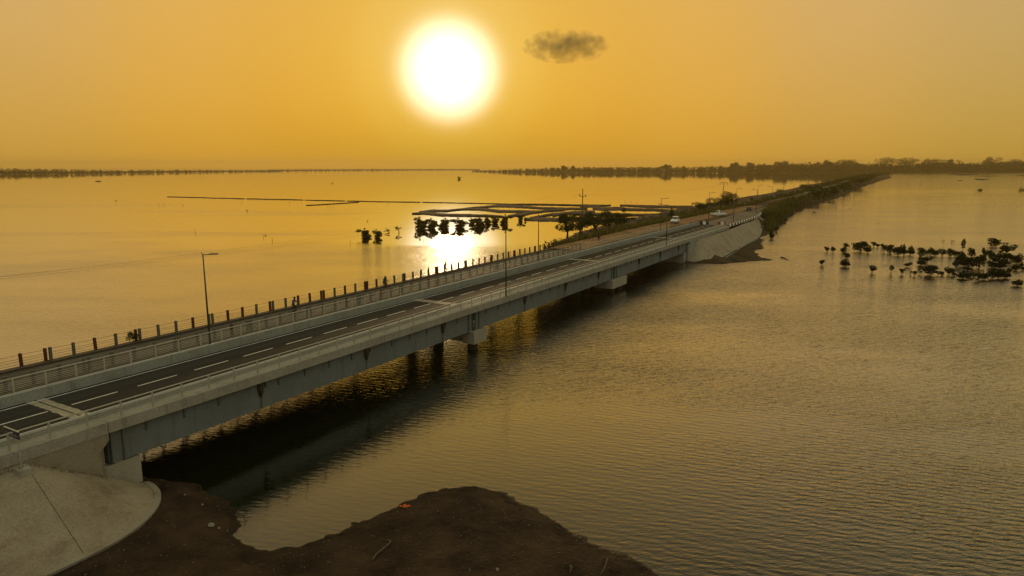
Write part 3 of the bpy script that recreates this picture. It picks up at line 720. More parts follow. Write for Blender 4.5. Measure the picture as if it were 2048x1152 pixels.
MG = [ # px base x, y, width, height, kind, label
 (1654,504,9,10,'umbrella','small umbrella shaped mangrove, left of a close pair of loners'),
 (1666,505,9,10,'umbrella','small mangrove, right one of a close pair standing apart'),
 (1691,496,8,9,'dome','rear mangrove of three stacked one in front of another'),
 (1686,506,10,10,'dome','middle mangrove of three stacked one in front of another'),
 (1694,517,10,11,'dome','front mangrove of three stacked one in front of another'),
 (1643,531,9,11,'umbrella','thin trunked mangrove farthest left of the scattered group'),
 (1690,534,17,13,'dome','broad dense mangrove below the stack of three, standing alone'),
 (1720,503,23,19,'dome','largest dense mangrove clump at the left of the long row'),
 (1735,506,13,17,'cone','pointed mangrove touching the right side of the large clump'),
 (1747,494,8,9,'umbrella','small mangrove, left of two joined ones behind the row'),
 (1755,495,9,7,'umbrella','low mangrove, right of two joined ones behind the row'),
 (1764,494,6,6,'dome','tiny mangrove before the twin crowned clump'),
 (1768,505,9,13,'umbrella','twin crowned mangrove clump, its left half'),
 (1779,506,13,14,'dome','twin crowned mangrove clump, its right half'),
 (1795,511,17,18,'dome','round topped tall mangrove, leftmost of a joined trio'),
 (1807,511,9,19,'cone','slender pointed mangrove, middle of a joined trio'),
 (1820,510,15,16,'cone','pyramid shaped mangrove, rightmost of a joined trio'),
 (1744,546,12,13,'umbrella','open crowned mangrove alone in front, left of the slim one'),
 (1782,547,8,14,'slim','slim tall mangrove alone in front with bare lower stem'),
 (1804,549,10,10,'umbrella','small mangrove alone in front, right of the slim one'),
 (1814,534,14,8,'umbrella','flat wide mangrove in front of the joined trio'),
 (1821,550,5,7,'slim','very small thin mangrove in the front row'),
 (1860,550,22,18,'dome','big domed mangrove in the front row'),
 (1853,526,14,11,'umbrella','flat crowned mangrove alone in the clearing behind the big dome'),
 (1925,507,7,23,'slim','thin mangrove with a tall flat topped spire'),
 (1943,514,12,15,'dome','egg shaped mangrove standing clear right of the spire'),
 (1912,537,12,13,'umbrella','small mangrove on a short stem left of the dense middle'),
 (1957,536,19,23,'dome','tall dense mangrove mass in the middle of the thicket'),
 (1988,493,18,13,'dome','mangrove standing apart at the back of the right thicket'),
 (2007,494,10,8,'sparse','nearly leafless mangrove at the back of the right thicket'),
 (1898,550,18,12,'umbrella','wide flat mangrove at the right end of the front row'),
 (2034,572,16,10,'dome','mangrove cut by the right edge, in front of the thicket'),
 (1951,563,8,10,'sparse','scraggly mangrove sprig in front of the thicket'),
 (1543,478,10,11,'dome','round mangrove in the water right beside the causeway bank'),
 (1553,464,8,9,'umbrella','smaller mangrove farther along the causeway bank'),
 (1886,484,4,3,'sparse','tiny tuft in open water behind the thicket, left one'),
 (1904,485,5,4,'sparse','tiny tuft in open water behind the thicket, right one')]
rest = [(1829,552,8,10),(1843,513,16,17),(1860,506,14,11),(1854,510,9,8),(1870,512,14,14),(1884,513,14,14),(1900,513,12,15),(1910,513,11,12),(1917,510,6,7),(1842,531,17,17),(1876,551,8,9),(1884,551,8,8),(1908,552,10,8),(1920,522,16,15),(1928,533,20,20),(1924,516,14,13),(1933,526,12,12),(1941,526,12,10),(1944,536,12,10),(1970,517,11,19),(1980,520,15,17),(2012,509,24,18),(2000,518,20,15),(2020,523,24,16),(2032,529,18,20),(1984,536,16,13),(2000,537,20,17),(2030,541,16,12),(2042,533,10,9),(1925,557,22,15),(1940,554,14,10),(1956,561,15,16),(1968,559,16,14),(1984,557,14,16),(1997,557,20,20),(2012,556,16,14),(2018,546,9,9),(2046,541,8,8),(1990,527,16,14),(2008,530,18,14),(1935,541,12,11)]
i = 0
for (x, y, w, h, kd, lab) in MG: mangrove(x, y, w, h, kd, lab, 'mangrove bushes standing in the water', i=i); i += 1
for (x, y, w, h) in rest:
    mangrove(x, y, w*0.86, h*0.86, rng.choice(['dome', 'dome', 'umbrella', 'umbrella', 'cone']), CL, 'mangrove bushes standing in the water', i=i); i += 1
# trees standing in the lake left of the bridge
for (x, y, w, h, kd, lab) in [
 (733,475,23,17,'lake','dark dense tree in open water, left of a close pair'),
 (755,475,17,15,'lake','dark dense tree in open water, right of a close pair'),
 (778,465,14,7,'sparse','low sparse shrub in the lake right of the dark pair'),
 (798,466,12,13,'sparse','thin sparse tree in the lake left of the long tree row'),
 (842,457,26,22,'lake','leftmost tree of the row standing in the lake before the glint'),
 (864,457,25,20,'lake','second tree from the left of the row in the lake'),
 (887,455,28,18,'lake','broad lake tree right under the sun glint, its left half'),
 (919,455,28,18,'lake','broad lake tree right of the sun glint'),
 (945,450,18,13,'lake','small lake tree in the middle of the row'),
 (959,453,25,16,'lake','lake tree with hanging crown right of the middle of the row'),
 (976,447,14,14,'lake','narrow lake tree just behind the street lamp head'),
 (990,447,17,14,'lake','lake tree beside the one behind the lamp head'),
 (1008,447,20,17,'lake','rightmost tree of the row standing in the lake'),
 (1042,441,13,13,'lake','lone tree at the edge of the mud banks right of the row'),
 (918,358,5,5,'lake','tiny round dark spot far out on the lake under the sun, shaped as a bush')]:  # the last one is an unidentified dark spot; its bush is made up
    mangrove(x, y, w, h, kd, lab, 'trees standing in the lake', nm='lake_tree', i=i); i += 1
# larger trees and bushes on the land
def land_tree(x, y, w, h, z, kind, lab, n, seed, nm='roadside_tree', grp='trees and bushes on the causeway', ls=0.22, mt='tree'):
    p = at(x, y, z); dist = (p-Vector((0, 0, H))).length; S = dist/F_PX; ht, wd = h*S, w*S
    rg = random.Random(seed)
    if kind == 'tree': bl = [((rg.gauss(0, .26), rg.gauss(0, .26), rg.uniform(.36, .86)), (rg.uniform(.15, .25), rg.uniform(.15, .25), rg.uniform(.10, .17))) for _ in range(15)]
    else: bl = [((rg.gauss(0, .22), rg.gauss(0, .22), rg.uniform(.25, .7)), (rg.uniform(.16, .28), rg.uniform(.16, .28), rg.uniform(.18, .3))) for _ in range(9)]
    bl = [((c[0]*wd, c[1]*wd, c[2]*ht), (r[0]*wd, r[1]*wd, r[2]*ht)) for c, r in bl]
    o = thing(nm, lab, 'tree' if kind == 'tree' else 'bush', (p.x, p.y, z), rg.uniform(0, 6), grp)
    put(crown_mesh('crown', M[mt], seed, n, ls, bl), 'crown', o); put(limbs_mesh('trunk', seed, ht, bl, 0.05*ht if kind == 'tree' else 0.04*ht), 'trunk', o)
land_tree(1135,477,50,50,1.2,'tree','spreading tree at the old bridge end, leaning out over the lake',2200,11)
land_tree(1160,474,54,54,1.6,'tree','tall spreading tree in front of the utility pole with crossarm',2400,12)
land_tree(1190,468,52,46,1.8,'tree','middle tree of the grove by the dirt road',2100,13)
land_tree(1218,462,50,41,1.8,'tree','leafy tree at the right of the grove by the dirt road',2000,14)
land_tree(1241,456,40,32,1.8,'tree','low tree ending the grove on its right side',1400,15)
land_tree(1262,446,18,13,1.0,'bush','small bush by the salt pan right of the grove',300,16,'roadside_bush')
land_tree(1343,441,12,26,1.6,'bush','dark columnar bush behind the white car',400,17,'roadside_bush')
land_tree(1248,428,9,14,0.3,'tree','small lone tree on a mud bank between the salt pans',200,18)
land_tree(1402,421,44,19,2.0,'bush','low spreading bush left of the big round bush',1600,19,'roadside_bush')
land_tree(1441,417,60,37,2.2,'bush','big round dark bush beside the Y topped utility pole',4200,20,'roadside_bush')
land_tree(1562,388,14,11,2.0,'bush','light green bush at the foot of the leaning pole',350,21,'roadside_bush')
land_tree(1638,398,34,26,2.2,'bush','large dark bush between the causeway road and the right shore',900,22,'roadside_bush', ls=.4)
land_tree(1668,391,26,18,2.2,'bush','dark bush beyond the large one on the causeway',600,23,'roadside_bush', ls=.4)
land_tree(1690,380,24,15,2.2,'bush','dark bush on the narrowing far causeway',500,24,'roadside_bush', ls=.5)
land_tree(1720,369,26,14,2.2,'bush','bush far along the causeway before the forest',500,25,'roadside_bush', ls=.7)
land_tree(1738,360,26,12,2.2,'bush','last bush on the causeway before the far forest',400,26,'roadside_bush', ls=.8)
land_tree(1610,379,22,12,2.0,'bush','bush on the left verge of the causeway by the far poles',400,27,'roadside_bush', ls=.4)
land_tree(1505,401,8,6,1.5,'bush','small dark bush on the grassy spit',120,28,'roadside_bush')
land_tree(267,684,21,22,3.9,'bush','small leafy shrub growing on the old bridge by its far fence',420,29,'shrub', 'plants on the old bridge', ls=.07, mt='bush')
# verge grass: clumps along both flanks of the causeway
def verge(name, lab, seed, count, tf, uf, hmin, hmax, mt):
    rg = random.Random(seed); m = MB()
    for _ in range(count):
        t = tf(rg); u = uf(rg, t); z = ground_z(u, t)
        if z < 0.25: continue
        if abs(u-cr(t)) < 4.6 and t > 150: continue
        if t < 285 and abs(u-dc(t)) < 3.9: continue
        if t < 240 and interp(t, [(150, -40.0), (205, -41.2), (240, -45.0)])-0.4 < u < interp(t, [(150, -35.2), (188, -36.6), (240, -42.4)])+0.3: continue
        if t < 200 and u > -45: continue
        k = rg.uniform(hmin, hmax)*(1+min(1.2, t/900)); p = B(u, t, z)
        if rg.random() < 0.55: tuft(m, p, k, 7, rg, 0.35+t/900)
        else:
            for _ in range(9): m.leaf(p+Vector((rg.gauss(0, .5), rg.gauss(0, .5), rg.uniform(0.1, k*.9))), rg.uniform(.14, .3)*(1+t/500), rg, 0.55)
    tag(m.build(name, mt), kind='stuff')
verge('verge_grass', '', 41, 2600, lambda r: r.uniform(121, 330), lambda r, t: dc(min(t, 285))-4.2-abs(r.gauss(0, 5.5)), 0.6, 1.7, M['grass'])
verge('verge_grass', '', 42, 1500, lambda r: r.uniform(236, 345), lambda r, t: cr(t)+4.9+abs(r.gauss(0, 2.3)), 0.8, 1.8, M['grass'])
verge('verge_grass', '', 46, 900, lambda r: r.uniform(226, 285), lambda r, t: r.uniform(cr(t)+4.5, interp(t, [(226, -40.5), (285, -45.2)])), 0.6, 1.5, M['grass'])
verge('verge_grass', '', 45, 1500, lambda r: r.uniform(205, 300), lambda r, t: interp(t, [(205, -36.9), (240, -42.6), (300, -46.5)])+0.5+abs(r.gauss(0, 1.1)), 0.5, 1.3, M['grass'])
verge('verge_scrub', '', 43, 2300, lambda r: r.uniform(300, 1850), lambda r, t: cr(t)+r.choice((-1, -1, 1))*(5.0+abs(r.gauss(0, 5.0))), 0.8, 2.3, M['bush'])
verge('verge_grass', '', 47, 1300, lambda r: r.uniform(300, 900), lambda r, t: cr(t)+r.choice((-1, 1, 1))*(4.8+abs(r.gauss(0, 3.2))), 0.5, 1.3, M['grass'])
verge('verge_scrub', '', 44, 900, lambda r: r.uniform(121, 300), lambda r, t: dc(min(t, 285))-7-abs(r.gauss(0, 8)), 0.5, 1.4, M['bush'])

# ------------------------------------------------------------------ salt pan mud banks and dikes in the lake
def flat_poly(name, pts, z, mt, lab=None):
    P = [at(x, y, 0) for x, y in pts]; n = len(P); m = MB()
    c = sum(P, Vector())/n
    top = [p.lerp(c, 0.0)+Vector((0, 0, z)) for p in P]
    m.add([(p.x, p.y, p.z) for p in top]+[(p.x+(p.x-c.x)*0.004, p.y+(p.y-c.y)*0.004, -0.3) for p in P], [tuple(range(n))]+[(i, (i+1) % n, n+(i+1) % n, n+i) for i in range(n)])
    return tag(m.build(name, mt), kind='structure')
def dike(pts, wpx, name='earth_dike', z=0.45):
    """earth bank along pixel points; wpx is its seen thickness in pixels"""
    P = [at(x, y, 0) for x, y in pts]; Wd = []
    for (x, y), w in zip(pts, wpx): Wd.append((at(x, y-w/2, 0), at(x, y+w/2, 0)))
    m = MB(); prev = None
    Q = []
    for a, b in zip(range(len(P)-1), range(1, len(P))):
        for k in range(8): Q.append((Wd[a][0].lerp(Wd[b][0], k/8), Wd[a][1].lerp(Wd[b][1], k/8)))
    Q.append(Wd[-1])
    for i, (f, nr) in enumerate(Q):
        j1, j2 = rng.uniform(0, .08), rng.uniform(0, .08)
        f2, n2 = f.lerp(nr, j1-0.04), f.lerp(nr, 1-j2+0.04)
        row = [f2+Vector((0, 0, -0.1)), f2.lerp(n2, .25)+Vector((0, 0, z*rng.uniform(.8, 1.1))), f2.lerp(n2, .75)+Vector((0, 0, z*rng.uniform(.8, 1.1))), n2+Vector((0, 0, -0.1))]
        if prev:
            for k in range(3): m.add([prev[k], prev[k+1], row[k+1], row[k]], [(0, 1, 2, 3)])
        prev = row
    return tag(m.build(name, M['mud'], smooth=True), kind='structure')
dike([(824,427.8),(850,427),(885,430.2),(930,431.2),(975,432),(1005,433.5)], [1,6,6.5,6,4,3])
dike([(838,425),(866,422),(895,422),(912,420.5)], [4,6,5,2])
dike([(898,421),(930,418.5),(960,418.5),(1000,423),(1050,423.5),(1085,424)], [2,4,6.5,6,4,3])
dike([(930,417.5),(950,415.3),(975,414)], [1.5,2,2])
dike([(966,415),(990,412.3),(1010,412.3),(1040,413.8),(1080,416.5),(1130,418),(1175,418)], [3,5.5,7,5,4.5,5,4])
dike([(1015,409.5),(1040,409.2),(1080,409.4),(1130,410.2),(1180,411.5),(1200,412)], [2,2,2.2,2,4,4])
dike([(1160,414.5),(1176,412.5),(1200,414)], [3,5,8])
dike([(1040,431),(1060,426),(1090,422.5),(1130,420)], [9,7,4.5,4])
dike([(1048,439),(1075,439),(1104,439.5),(1140,439.3),(1200,439)], [5,10,9,9,9])
dike([(1015,433.5),(1035,430),(1046,433)], [3,8,13])
dike([(1060,437),(1085,432.5),(1105,429),(1130,427),(1152,424)], [3,4.5,5,3.5,3])
dike([(1105,431.5),(1130,427.5),(1155,425.5),(1190,424)], [6,7,7,7])
dike([(1150,428),(1178,429),(1215,429),(1250,430),(1290,430.5),(1340,430)], [4,7,6,5,5,6])
dike([(1185,417),(1205,418.5),(1235,417.5),(1262,419.5),(1300,420),(1345,421.8),(1380,423)], [4,8,9,6,5,5,5])
dike([(1240,411),(1270,412.5),(1300,413.5),(1340,414),(1385,415)], [2,5,6,6,8])
dike([(1186,413.5),(1200,412),(1222,411)], [7,4,1.5])
dike([(1160,436),(1200,440),(1240,441),(1290,438)], [8,8,7,7])
# the long thin line across the lake, with stakes
LINE = [(334,393.8),(380,394.8),(440,396.5),(500,397.8),(560,399),(640,401),(700,402.3),(770,403.8),(827,404.4),(880,405.5),(930,406.5),(990,407.6),(1030,408.5)]
x = 334.0
while x < 1020:
    l = rng.uniform(14, 90); e = min(1030, x+l)
    q = [x+(e-x)*k/4 for k in range(5)]
    dike([(v, interp(v, LINE)) for v in q], [0.15, rng.uniform(.35, .8), rng.uniform(.35, .9), rng.uniform(.3, .8), 0.15], 'earth_dike', 0.3)
    x = e+rng.choice((0.2, 0.4, 1, 3))
dike([(612,411),(640,409.6),(690,406.5),(718,404.6)], [0.4,.8,.7,.3], 'earth_dike', 0.3)
# low mud islets on the right and far left
for pts in ([(1894,349.2),(1910,347.8),(1950,347.6),(1962,349.2),(1940,350.8),(1915,351)], [(1930,352.2),(1960,351.8),(2008,352.2),(1975,353)], [(1948,358),(1962,357.6),(1980,358.2),(1965,360.5),(1953,360)], [(2030,351.5),(2048,350.5),(2060,351),(2052,352.8)], [(1916,361.3),(1925,360.8),(1924,362),(1917,362.3)], [(190,363),(197,361.5),(203,363.4),(196,364)]):
    flat_poly('mud_islet', pts, 0.3, M['mud'])
def clump(x, y, w, h, lab, grp='floating clumps of weed'):
    p = at(x, y, 0); S = (p-Vector((0, 0, H))).length/F_PX; m = MB(); rg = random.Random(int(x*7+y))
    for _ in range(60): m.leaf((rg.gauss(0, w*S*.22), rg.gauss(0, w*S*.22), abs(rg.gauss(0, h*S*.4))), w*S*0.1, rg)
    tag(m.build('weed_clump', M['mangrove'], loc=(p.x, p.y, 0)), lab, 'weeds', grp)
for x, y, w, h, lab in [(1960,381,10,4,'dark weed clump on open water at the far right'), (2043,381,10,5,'weed clump cut by the right edge of the picture'), (1628,426,8,3,'flat weed clump off the causeway bank, nearest to it'), (1657,405.5,5,3,'dark blocky clump close to the right causeway shore'), (1571,441,14,4,'ragged weed patch touching the causeway shore'), (1671,417,3,4,'small dark clump in water right of the causeway, left of two'), (1701,417,3,3,'small dark clump in water right of the causeway, right of two'), (1816,370,3,2,'far tiny weed clump, left one of a loose row'), (1840,368.5,3,2,'far tiny weed clump, right one of a loose row'), (232,402,3,2,'lone weed speck on the left lake'), (665,367,4,2,'weed speck far out on the lake left of the glint'), (531,471.5,5,2,'weed raft beside a stake on the left lake'), (494,421,4,2,'small weed raft on the calm left lake'), (735,443,4,3,'weed raft above the dark tree pair')]:
    clump(x, y, w, h, lab)
# floating log
pA, pB = at(1562, 514.5, 0.05), at(1577, 520, 0.02); m = MB(pA); m.tube([pA, pA.lerp(pB, .3)+Vector((0, 0, .12)), pB], [.16, .12, .06], 6)
tag(m.build('floating_log', M['stake'], loc=pA), 'dark log floating off the tip of the far bank', 'log')
# stakes in the water
sm = MB(); sm.tube([(0, 0, -1), (0.03, 0.02, 0.55), (0.0, 0.05, 1)], [0.05, 0.045, 0.03], 5); smesh = sm.mesh('wooden_stake', M['stake'])
for x, y, h in [(527,474,5),(545,482,6),(484,405,3.5),(579,407,4),(700,487,6),(391,466,8),(776,407,5),(318,411,4),(328,410,4),(366,411,4),(655,412,4),(660,412,5),(666,412,4),(742,489,4),(1250,405,5),(1262,406,6),(1273,407,5),(961,411,4),(997,418,3),(1053,410,4),(848,484,6),(1020,512,12),(1742,441,2),(1758,447,3),(1646,536,7)]:
    p = at(x, y, 0); S = (p-Vector((0, 0, H))).length/F_PX
    o = put(smesh, 'wooden_stake', None, (p.x, p.y, 0), rng.uniform(0, 6), (max(1, S*5), max(1, S*5), h*S)); o.rotation_euler = (rng.uniform(-.12, .12), rng.uniform(-.12, .12), rng.uniform(0, 6))
    tag(o, 'thin dark wooden stake sticking out of the lake water', 'stake', 'stakes in the water')

# ------------------------------------------------------------------ far shores and forest
def shore_pts(pts): return [at(x, y, 0) for x, y in pts]
def far_shore(name, px, depth):
    P = shore_pts(px); m = MB(); rows = []
    for p in P:
        d = Vector((p.x, p.y, 0)).normalized(); rows.append([p+Vector((0, 0, -0.3)), p+d*6+Vector((0, 0, 0.6)), p+d*depth+Vector((0, 0, 1.2))])
    for a, b in zip(rows, rows[1:]):
        for i in range(2): m.add([a[i], b[i], b[i+1], a[i+1]], [(0, 1, 2, 3)])
    return tag(m.build(name, M['land'], smooth=True), kind='structure')
SR = [(948,343.5),(1000,344.6),(1060,345.0),(1200,345.4),(1400,345.6),(1600,345.7),(1760,345.6),(1850,345.2),(1950,344.8),(2060,344.0),(2140,343.6),(2420,343.4)]
SL = [(-90,350),(0,348.5),(120,347.6),(256,346.3),(330,345.0),(450,343.8),(560,343.0)]
SC = [(540,342.5),(650,341.6),(760,340.9),(880,340.4),(960,340.3)]
far_shore('far_shore', SR, 500); far_shore('far_shore', SL, 500); far_shore('far_shore', SC, 700)
def forest(name, lab, px, tops, rows, seed, step=6.0, nl=46):
    """every crown is a lump of leaf clusters over a dark base; tops gives the skyline height"""
    rg = random.Random(seed); m = MB()
    P = shore_pts(px); xs = [p[0] for p in px]
    x = xs[0]
    while x < xs[-1]:
        for k in range(len(px)-1):
            if px[k][0] <= x <= px[k+1][0]: break
        f = (x-px[k][0])/(px[k+1][0]-px[k][0]); base = P[k].lerp(P[k+1], f); d = Vector((base.x, base.y, 0)).normalized()
        D = Vector((base.x, base.y, 0)).length; S = D/1386
        yt = interp(x, tops)
        for r in range(rows):
            hgt = (H+(331-yt)*S)*(0.62+0.36*r/max(1, rows-1))*rg.uniform(0.86, 1.04); hgt = max(hgt, 4)
            p = base+d*(8+r*26+rg.uniform(-8, 10))+Vector((d.y, -d.x, 0))*rg.uniform(-6, 6)
            w = hgt*rg.uniform(0.32, 0.5); 
            for _ in range(nl):
                v = Vector((rg.gauss(0, 1), rg.gauss(0, 1), rg.gauss(0, 1))).normalized()*rg.uniform(0.55, 1.05)
                z = hgt*0.58+v.z*hgt*0.44
                m.leaf((p.x+v.x*w, p.y+v.y*w, max(0.8, z)), hgt*rg.uniform(0.07, 0.15), rg, 0.7)
            for _ in range(8):
                m.leaf((p.x+rg.gauss(0, w*.5), p.y+rg.gauss(0, w*.5), rg.uniform(0.5, hgt*.4)), hgt*rg.uniform(.12, .2), rg, 0.8)
        x += step*rg.uniform(0.7, 1.3)
    return tag(m.build(name, M['forest']), kind='stuff')
TR = [(948,341.5),(1000,338.5),(1060,336.5),(1110,334),(1200,333),(1300,333),(1400,332),(1500,328),(1600,325.5),(1700,325),(1760,326),(1800,328),(1850,323.5),(1950,325),(2060,323),(2140,323),(2420,325)]
TL = [(-90,333.5),(0,335),(80,336),(256,338),(330,337.6),(560,338.5)]
TC = [(540,337),(700,336.6),(880,337.4),(960,338)]
forest('forest', '', SR, TR, 4, 51, 5.2)
forest('forest', '', SL, TL, 3, 52, 7.0)
forest('forest', '', SC, TC, 2, 53, 8.0, 30)
# emergent trees of the far forest that stand out one by one
def big_tree(x, yb, w, ytop, kind, lab, seed):
    p = at(x, yb, 0); d = Vector((p.x, p.y, 0)).normalized(); p = p+d*60; S = Vector((p.x, p.y, 0)).length/1386
    ht = H+(331-ytop)*S; wd = w*S; rg = random.Random(seed)
    if kind == 'flat': bl = [((rg.gauss(0, .28)*wd, rg.gauss(0, .28)*wd, ht*rg.uniform(.72, .89)), (wd*.22, wd*.22, ht*.11)) for _ in range(9)]+[((rg.gauss(0, .25)*wd, rg.gauss(0, .25)*wd, ht*rg.uniform(.4, .7)), (wd*.26, wd*.26, ht*.17)) for _ in range(8)]
    else: bl = [((rg.gauss(0, .2)*wd, rg.gauss(0, .2)*wd, ht*rg.uniform(.45, .85)), (wd*.25, wd*.25, ht*.16)) for _ in range(10)]
    o = thing('forest_tree', lab, 'tree', (p.x, p.y, 0.5), 0, 'trees rising above the far forest')
    put(crown_mesh('crown', M['forest'], seed, 2400, 1.1, bl), 'crown', o); put(limbs_mesh('trunk', seed, ht, bl, 0.9), 'trunk', o)
for a in [(1465,345.6,12,323.5,'round','small round treetop above the forest left of the flat ones'), (1500,345.6,16,325,'round','low rounded treetop in the middle of the forest skyline'), (1560,345.6,20,321.5,'flat','flat crowned tree above the forest, left one'), (1653,345.6,16,319,'round','tall knob shaped treetop beside the wide flat crown'), (1694,345.6,34,319,'flat','wide flat crown above the forest left of the great tree'), (1772,344.8,40,315.5,'round','great tree where the causeway meets the far forest'), (1814,345,28,317,'flat','thin branched open crown right of the great tree'), (1862,345,26,318,'flat','flat crown in the forest on the far right bank'), (1896,345,18,319,'flat','pale flat crown behind the right forest'), (1976,344.6,22,316.5,'round','tall dome shaped tree on the far right skyline'), (2030,344.3,26,320,'round','broad crown near the right edge of the skyline'), (1128,345.2,10,331,'flat','lone flat treetop on the low left end of the right forest'), (1147,345.2,8,331.5,'round','small treetop next to the lone flat one on the low forest'), (1330,345.5,16,329,'round','slight rise in the forest skyline right of the sun')]:
    big_tree(*a, int(a[0]))
# ------------------------------------------------------------------ utility poles and wires
def upole(x, yb, ytop, kind, lab, z=2.0, lean=0.0):
    p = at(x, yb, z); D = (p-Vector((0, 0, H))).length; S = D/F_PX; h = (yb-ytop)*S
    o = thing('utility_pole', lab, 'utility pole', p, -AZ-0.35, 'utility poles along the causeway')
    q = MB(); th = 0.16 if kind != 'plain' else max(.14, .28*S); q.tube([(0, 0, -0.5), (lean*h*.5, 0, h*.5), (lean*h, 0, h*(0.86 if kind == 'vee' else 1))], [th, th*.85, th*.65], 8)
    q.build('pole', M['wood'], o, smooth=True)
    tip = []
    if kind == 'cross':
        c = MB(); c.box(-1.25, 1.25, -.06, .06, h-1.5, h-1.38); c.build('crossarm', M['lamp'], o)
        for xx in (-1.15, 1.15, 0.0):
            zz = h-1.38 if xx else h; i_ = MB(); i_.tube([(xx, 0, zz), (xx, 0, zz+.12), (xx, 0, zz+.45)], [.04, .14, .08], 7); i_.build('insulator', M['rust'], o); tip.append((xx, zz+.45))
    if kind == 'vee':
        c = MB(); zt = h*0.86
        c.tube([(lean*h, 0, zt), (lean*h-1.0, 0, h)], .06, 6); c.tube([(lean*h, 0, zt), (lean*h+1.0, 0, h)], .06, 6)
        c.tube([(lean*h-1.75, 0, h-.35), (lean*h-.9, 0, h), (lean*h, 0, h+.1), (lean*h+.9, 0, h), (lean*h+1.75, 0, h-.35)], .06, 6); c.build('crossarm', M['lamp'], o)
        for xx in (-1.7, 0, 1.7):
            i_ = MB(); zz = h-.35 if xx else h+.05; i_.tube([(lean*h+xx, 0, zz), (lean*h+xx, 0, zz-.3), (lean*h+xx, 0, zz-.6)], [.05, .11, .09], 7); i_.build('insulator', M['rust'], o); tip.append((lean*h+xx, zz-.6))
    W = Matrix.Translation(p) @ Matrix.Rotation(-AZ-0.35, 4, 'Z')
    return [W @ Vector((a, 0, b)) for a, b in tip]
T1 = upole(1164, 466, 383, 'cross', 'utility pole with crossarm rising out of the grove', 2.5)
T2 = upole(1443, 424, 368, 'vee', 'utility pole with a Y shaped top above the big round bush', 2.2, 0.03)
upole(1566, 389, 361.5, 'plain', 'bare leaning utility pole beside the light green bush', 1.5, 0.06)
for x, yb, yt, lab in [(1631,370.5,354,'left post of a twin pole on the far causeway'), (1635,370.5,353,'right post of a twin pole on the far causeway'), (1640,390,353.5,'tall far pole standing by the large dark bush'), (1653,370,353,'far pole just right of the twin pole'), (1672,362,348,'far pole on the small spit left of the causeway'), (1689,358,350,'short far pole halfway to the forest'), (1699,357,345,'far pole third from the forest end'), (1711,352,345.5,'far pole second from the forest end'), (1720,350,344,'farthest pole before the forest')]:
    upole(x, yb, yt, 'plain', lab)
for x, yb, yt, lab in [(1686,404,393,'thin post with crosspiece standing in water off the right shore'), (1708,394,378,'tall thin post in water off the right shore'), (1725,379,373,'short post with crosspiece far off the right shore')]:
    p = at(x, yb, 0); S = (p-Vector((0, 0, H))).length/F_PX; h = (yb-yt)*S; o = thing('mooring_post', lab, 'post', p, 0, 'posts in the water')
    q = MB(); q.tube([(0, 0, -1), (0, 0, h)], .10, 6); q.build('pole', M['stake'], o)
    q = MB(); q.box(-.2, 1.7, -.05, .05, h*.86, h*.92); q.build('crosspiece', M['stake'], o)
def wire(a, b, sag, m):
    m.tube([a.lerp(b, k/14)-Vector((0, 0, sag*4*(k/14)*(1-k/14))) for k in range(15)], .007, 4)
m = MB(T1[0]); 
for a, b in zip(T1, T2): wire(a, b, 1.6, m)
E0 = [B(-70+1.2*k, -12, 11.5) for k in range(3)]
for a, b in zip(T1, E0): wire(a, b, 2.5, m)
tag(m.build('power_line', M['cable'], loc=T1[0]), 'three thin power wires sagging along the old bridge between poles', 'power line')

# ================================================================== VEHICLES, PEOPLE, ROADWORKS
def wheel(parent, x, y, r=0.36, w=0.24):
    a = MB(); n = 20; pr = [(-w/2, r*.62), (-w/2, r*.95), (-w/2+.03, r), (w/2-.03, r), (w/2, r*.95), (w/2, r*.62)]
    vs = [(q[0], math.cos(2*math.pi*i/n)*q[1], math.sin(2*math.pi*i/n)*q[1]) for i in range(n) for q in pr]; k = len(pr)
    a.add(vs, [(i*k+j, i*k+j+1, ((i+1) % n)*k+j+1, ((i+1) % n)*k+j) for i in range(n) for j in range(k-1)])
    t = a.build('wheel', M['tyre'], parent, loc=(x, y, r), smooth=True)
    b = MB(); 
    for s in (-1, 1):
        b.add([(s*w*.38, 0, 0)]+[(s*w*.46, math.cos(2*math.pi*i/n)*r*.63, math.sin(2*math.pi*i/n)*r*.63) for i in range(n)], [(0, i+1, (i+1) % n+1) for i in range(n)])
    b.build('rim', M['rim'], t)
def loft(secs):
    """sections along y: (y, half-width, list of (z, width factor)) -> closed skin"""
    m = MB(); k = None
    rings = []
    for y, hw, prof in secs:
        ring = [(hw*f, y, z) for z, f in prof]+[(-hw*f, y, z) for z, f in reversed(prof)]; rings.append(ring)
    n = len(rings[0])
    for r in rings: m.v += r
    for i in range(len(rings)-1):
        for j in range(n): m.f.append((i*n+j, i*n+(j+1) % n, (i+1)*n+(j+1) % n, (i+1)*n+j)); m.m.append(0)
    m.f.append(tuple(range(n))); m.m.append(0); m.f.append(tuple(range((len(rings)-1)*n, len(rings)*n))); m.m.append(0)
    return m
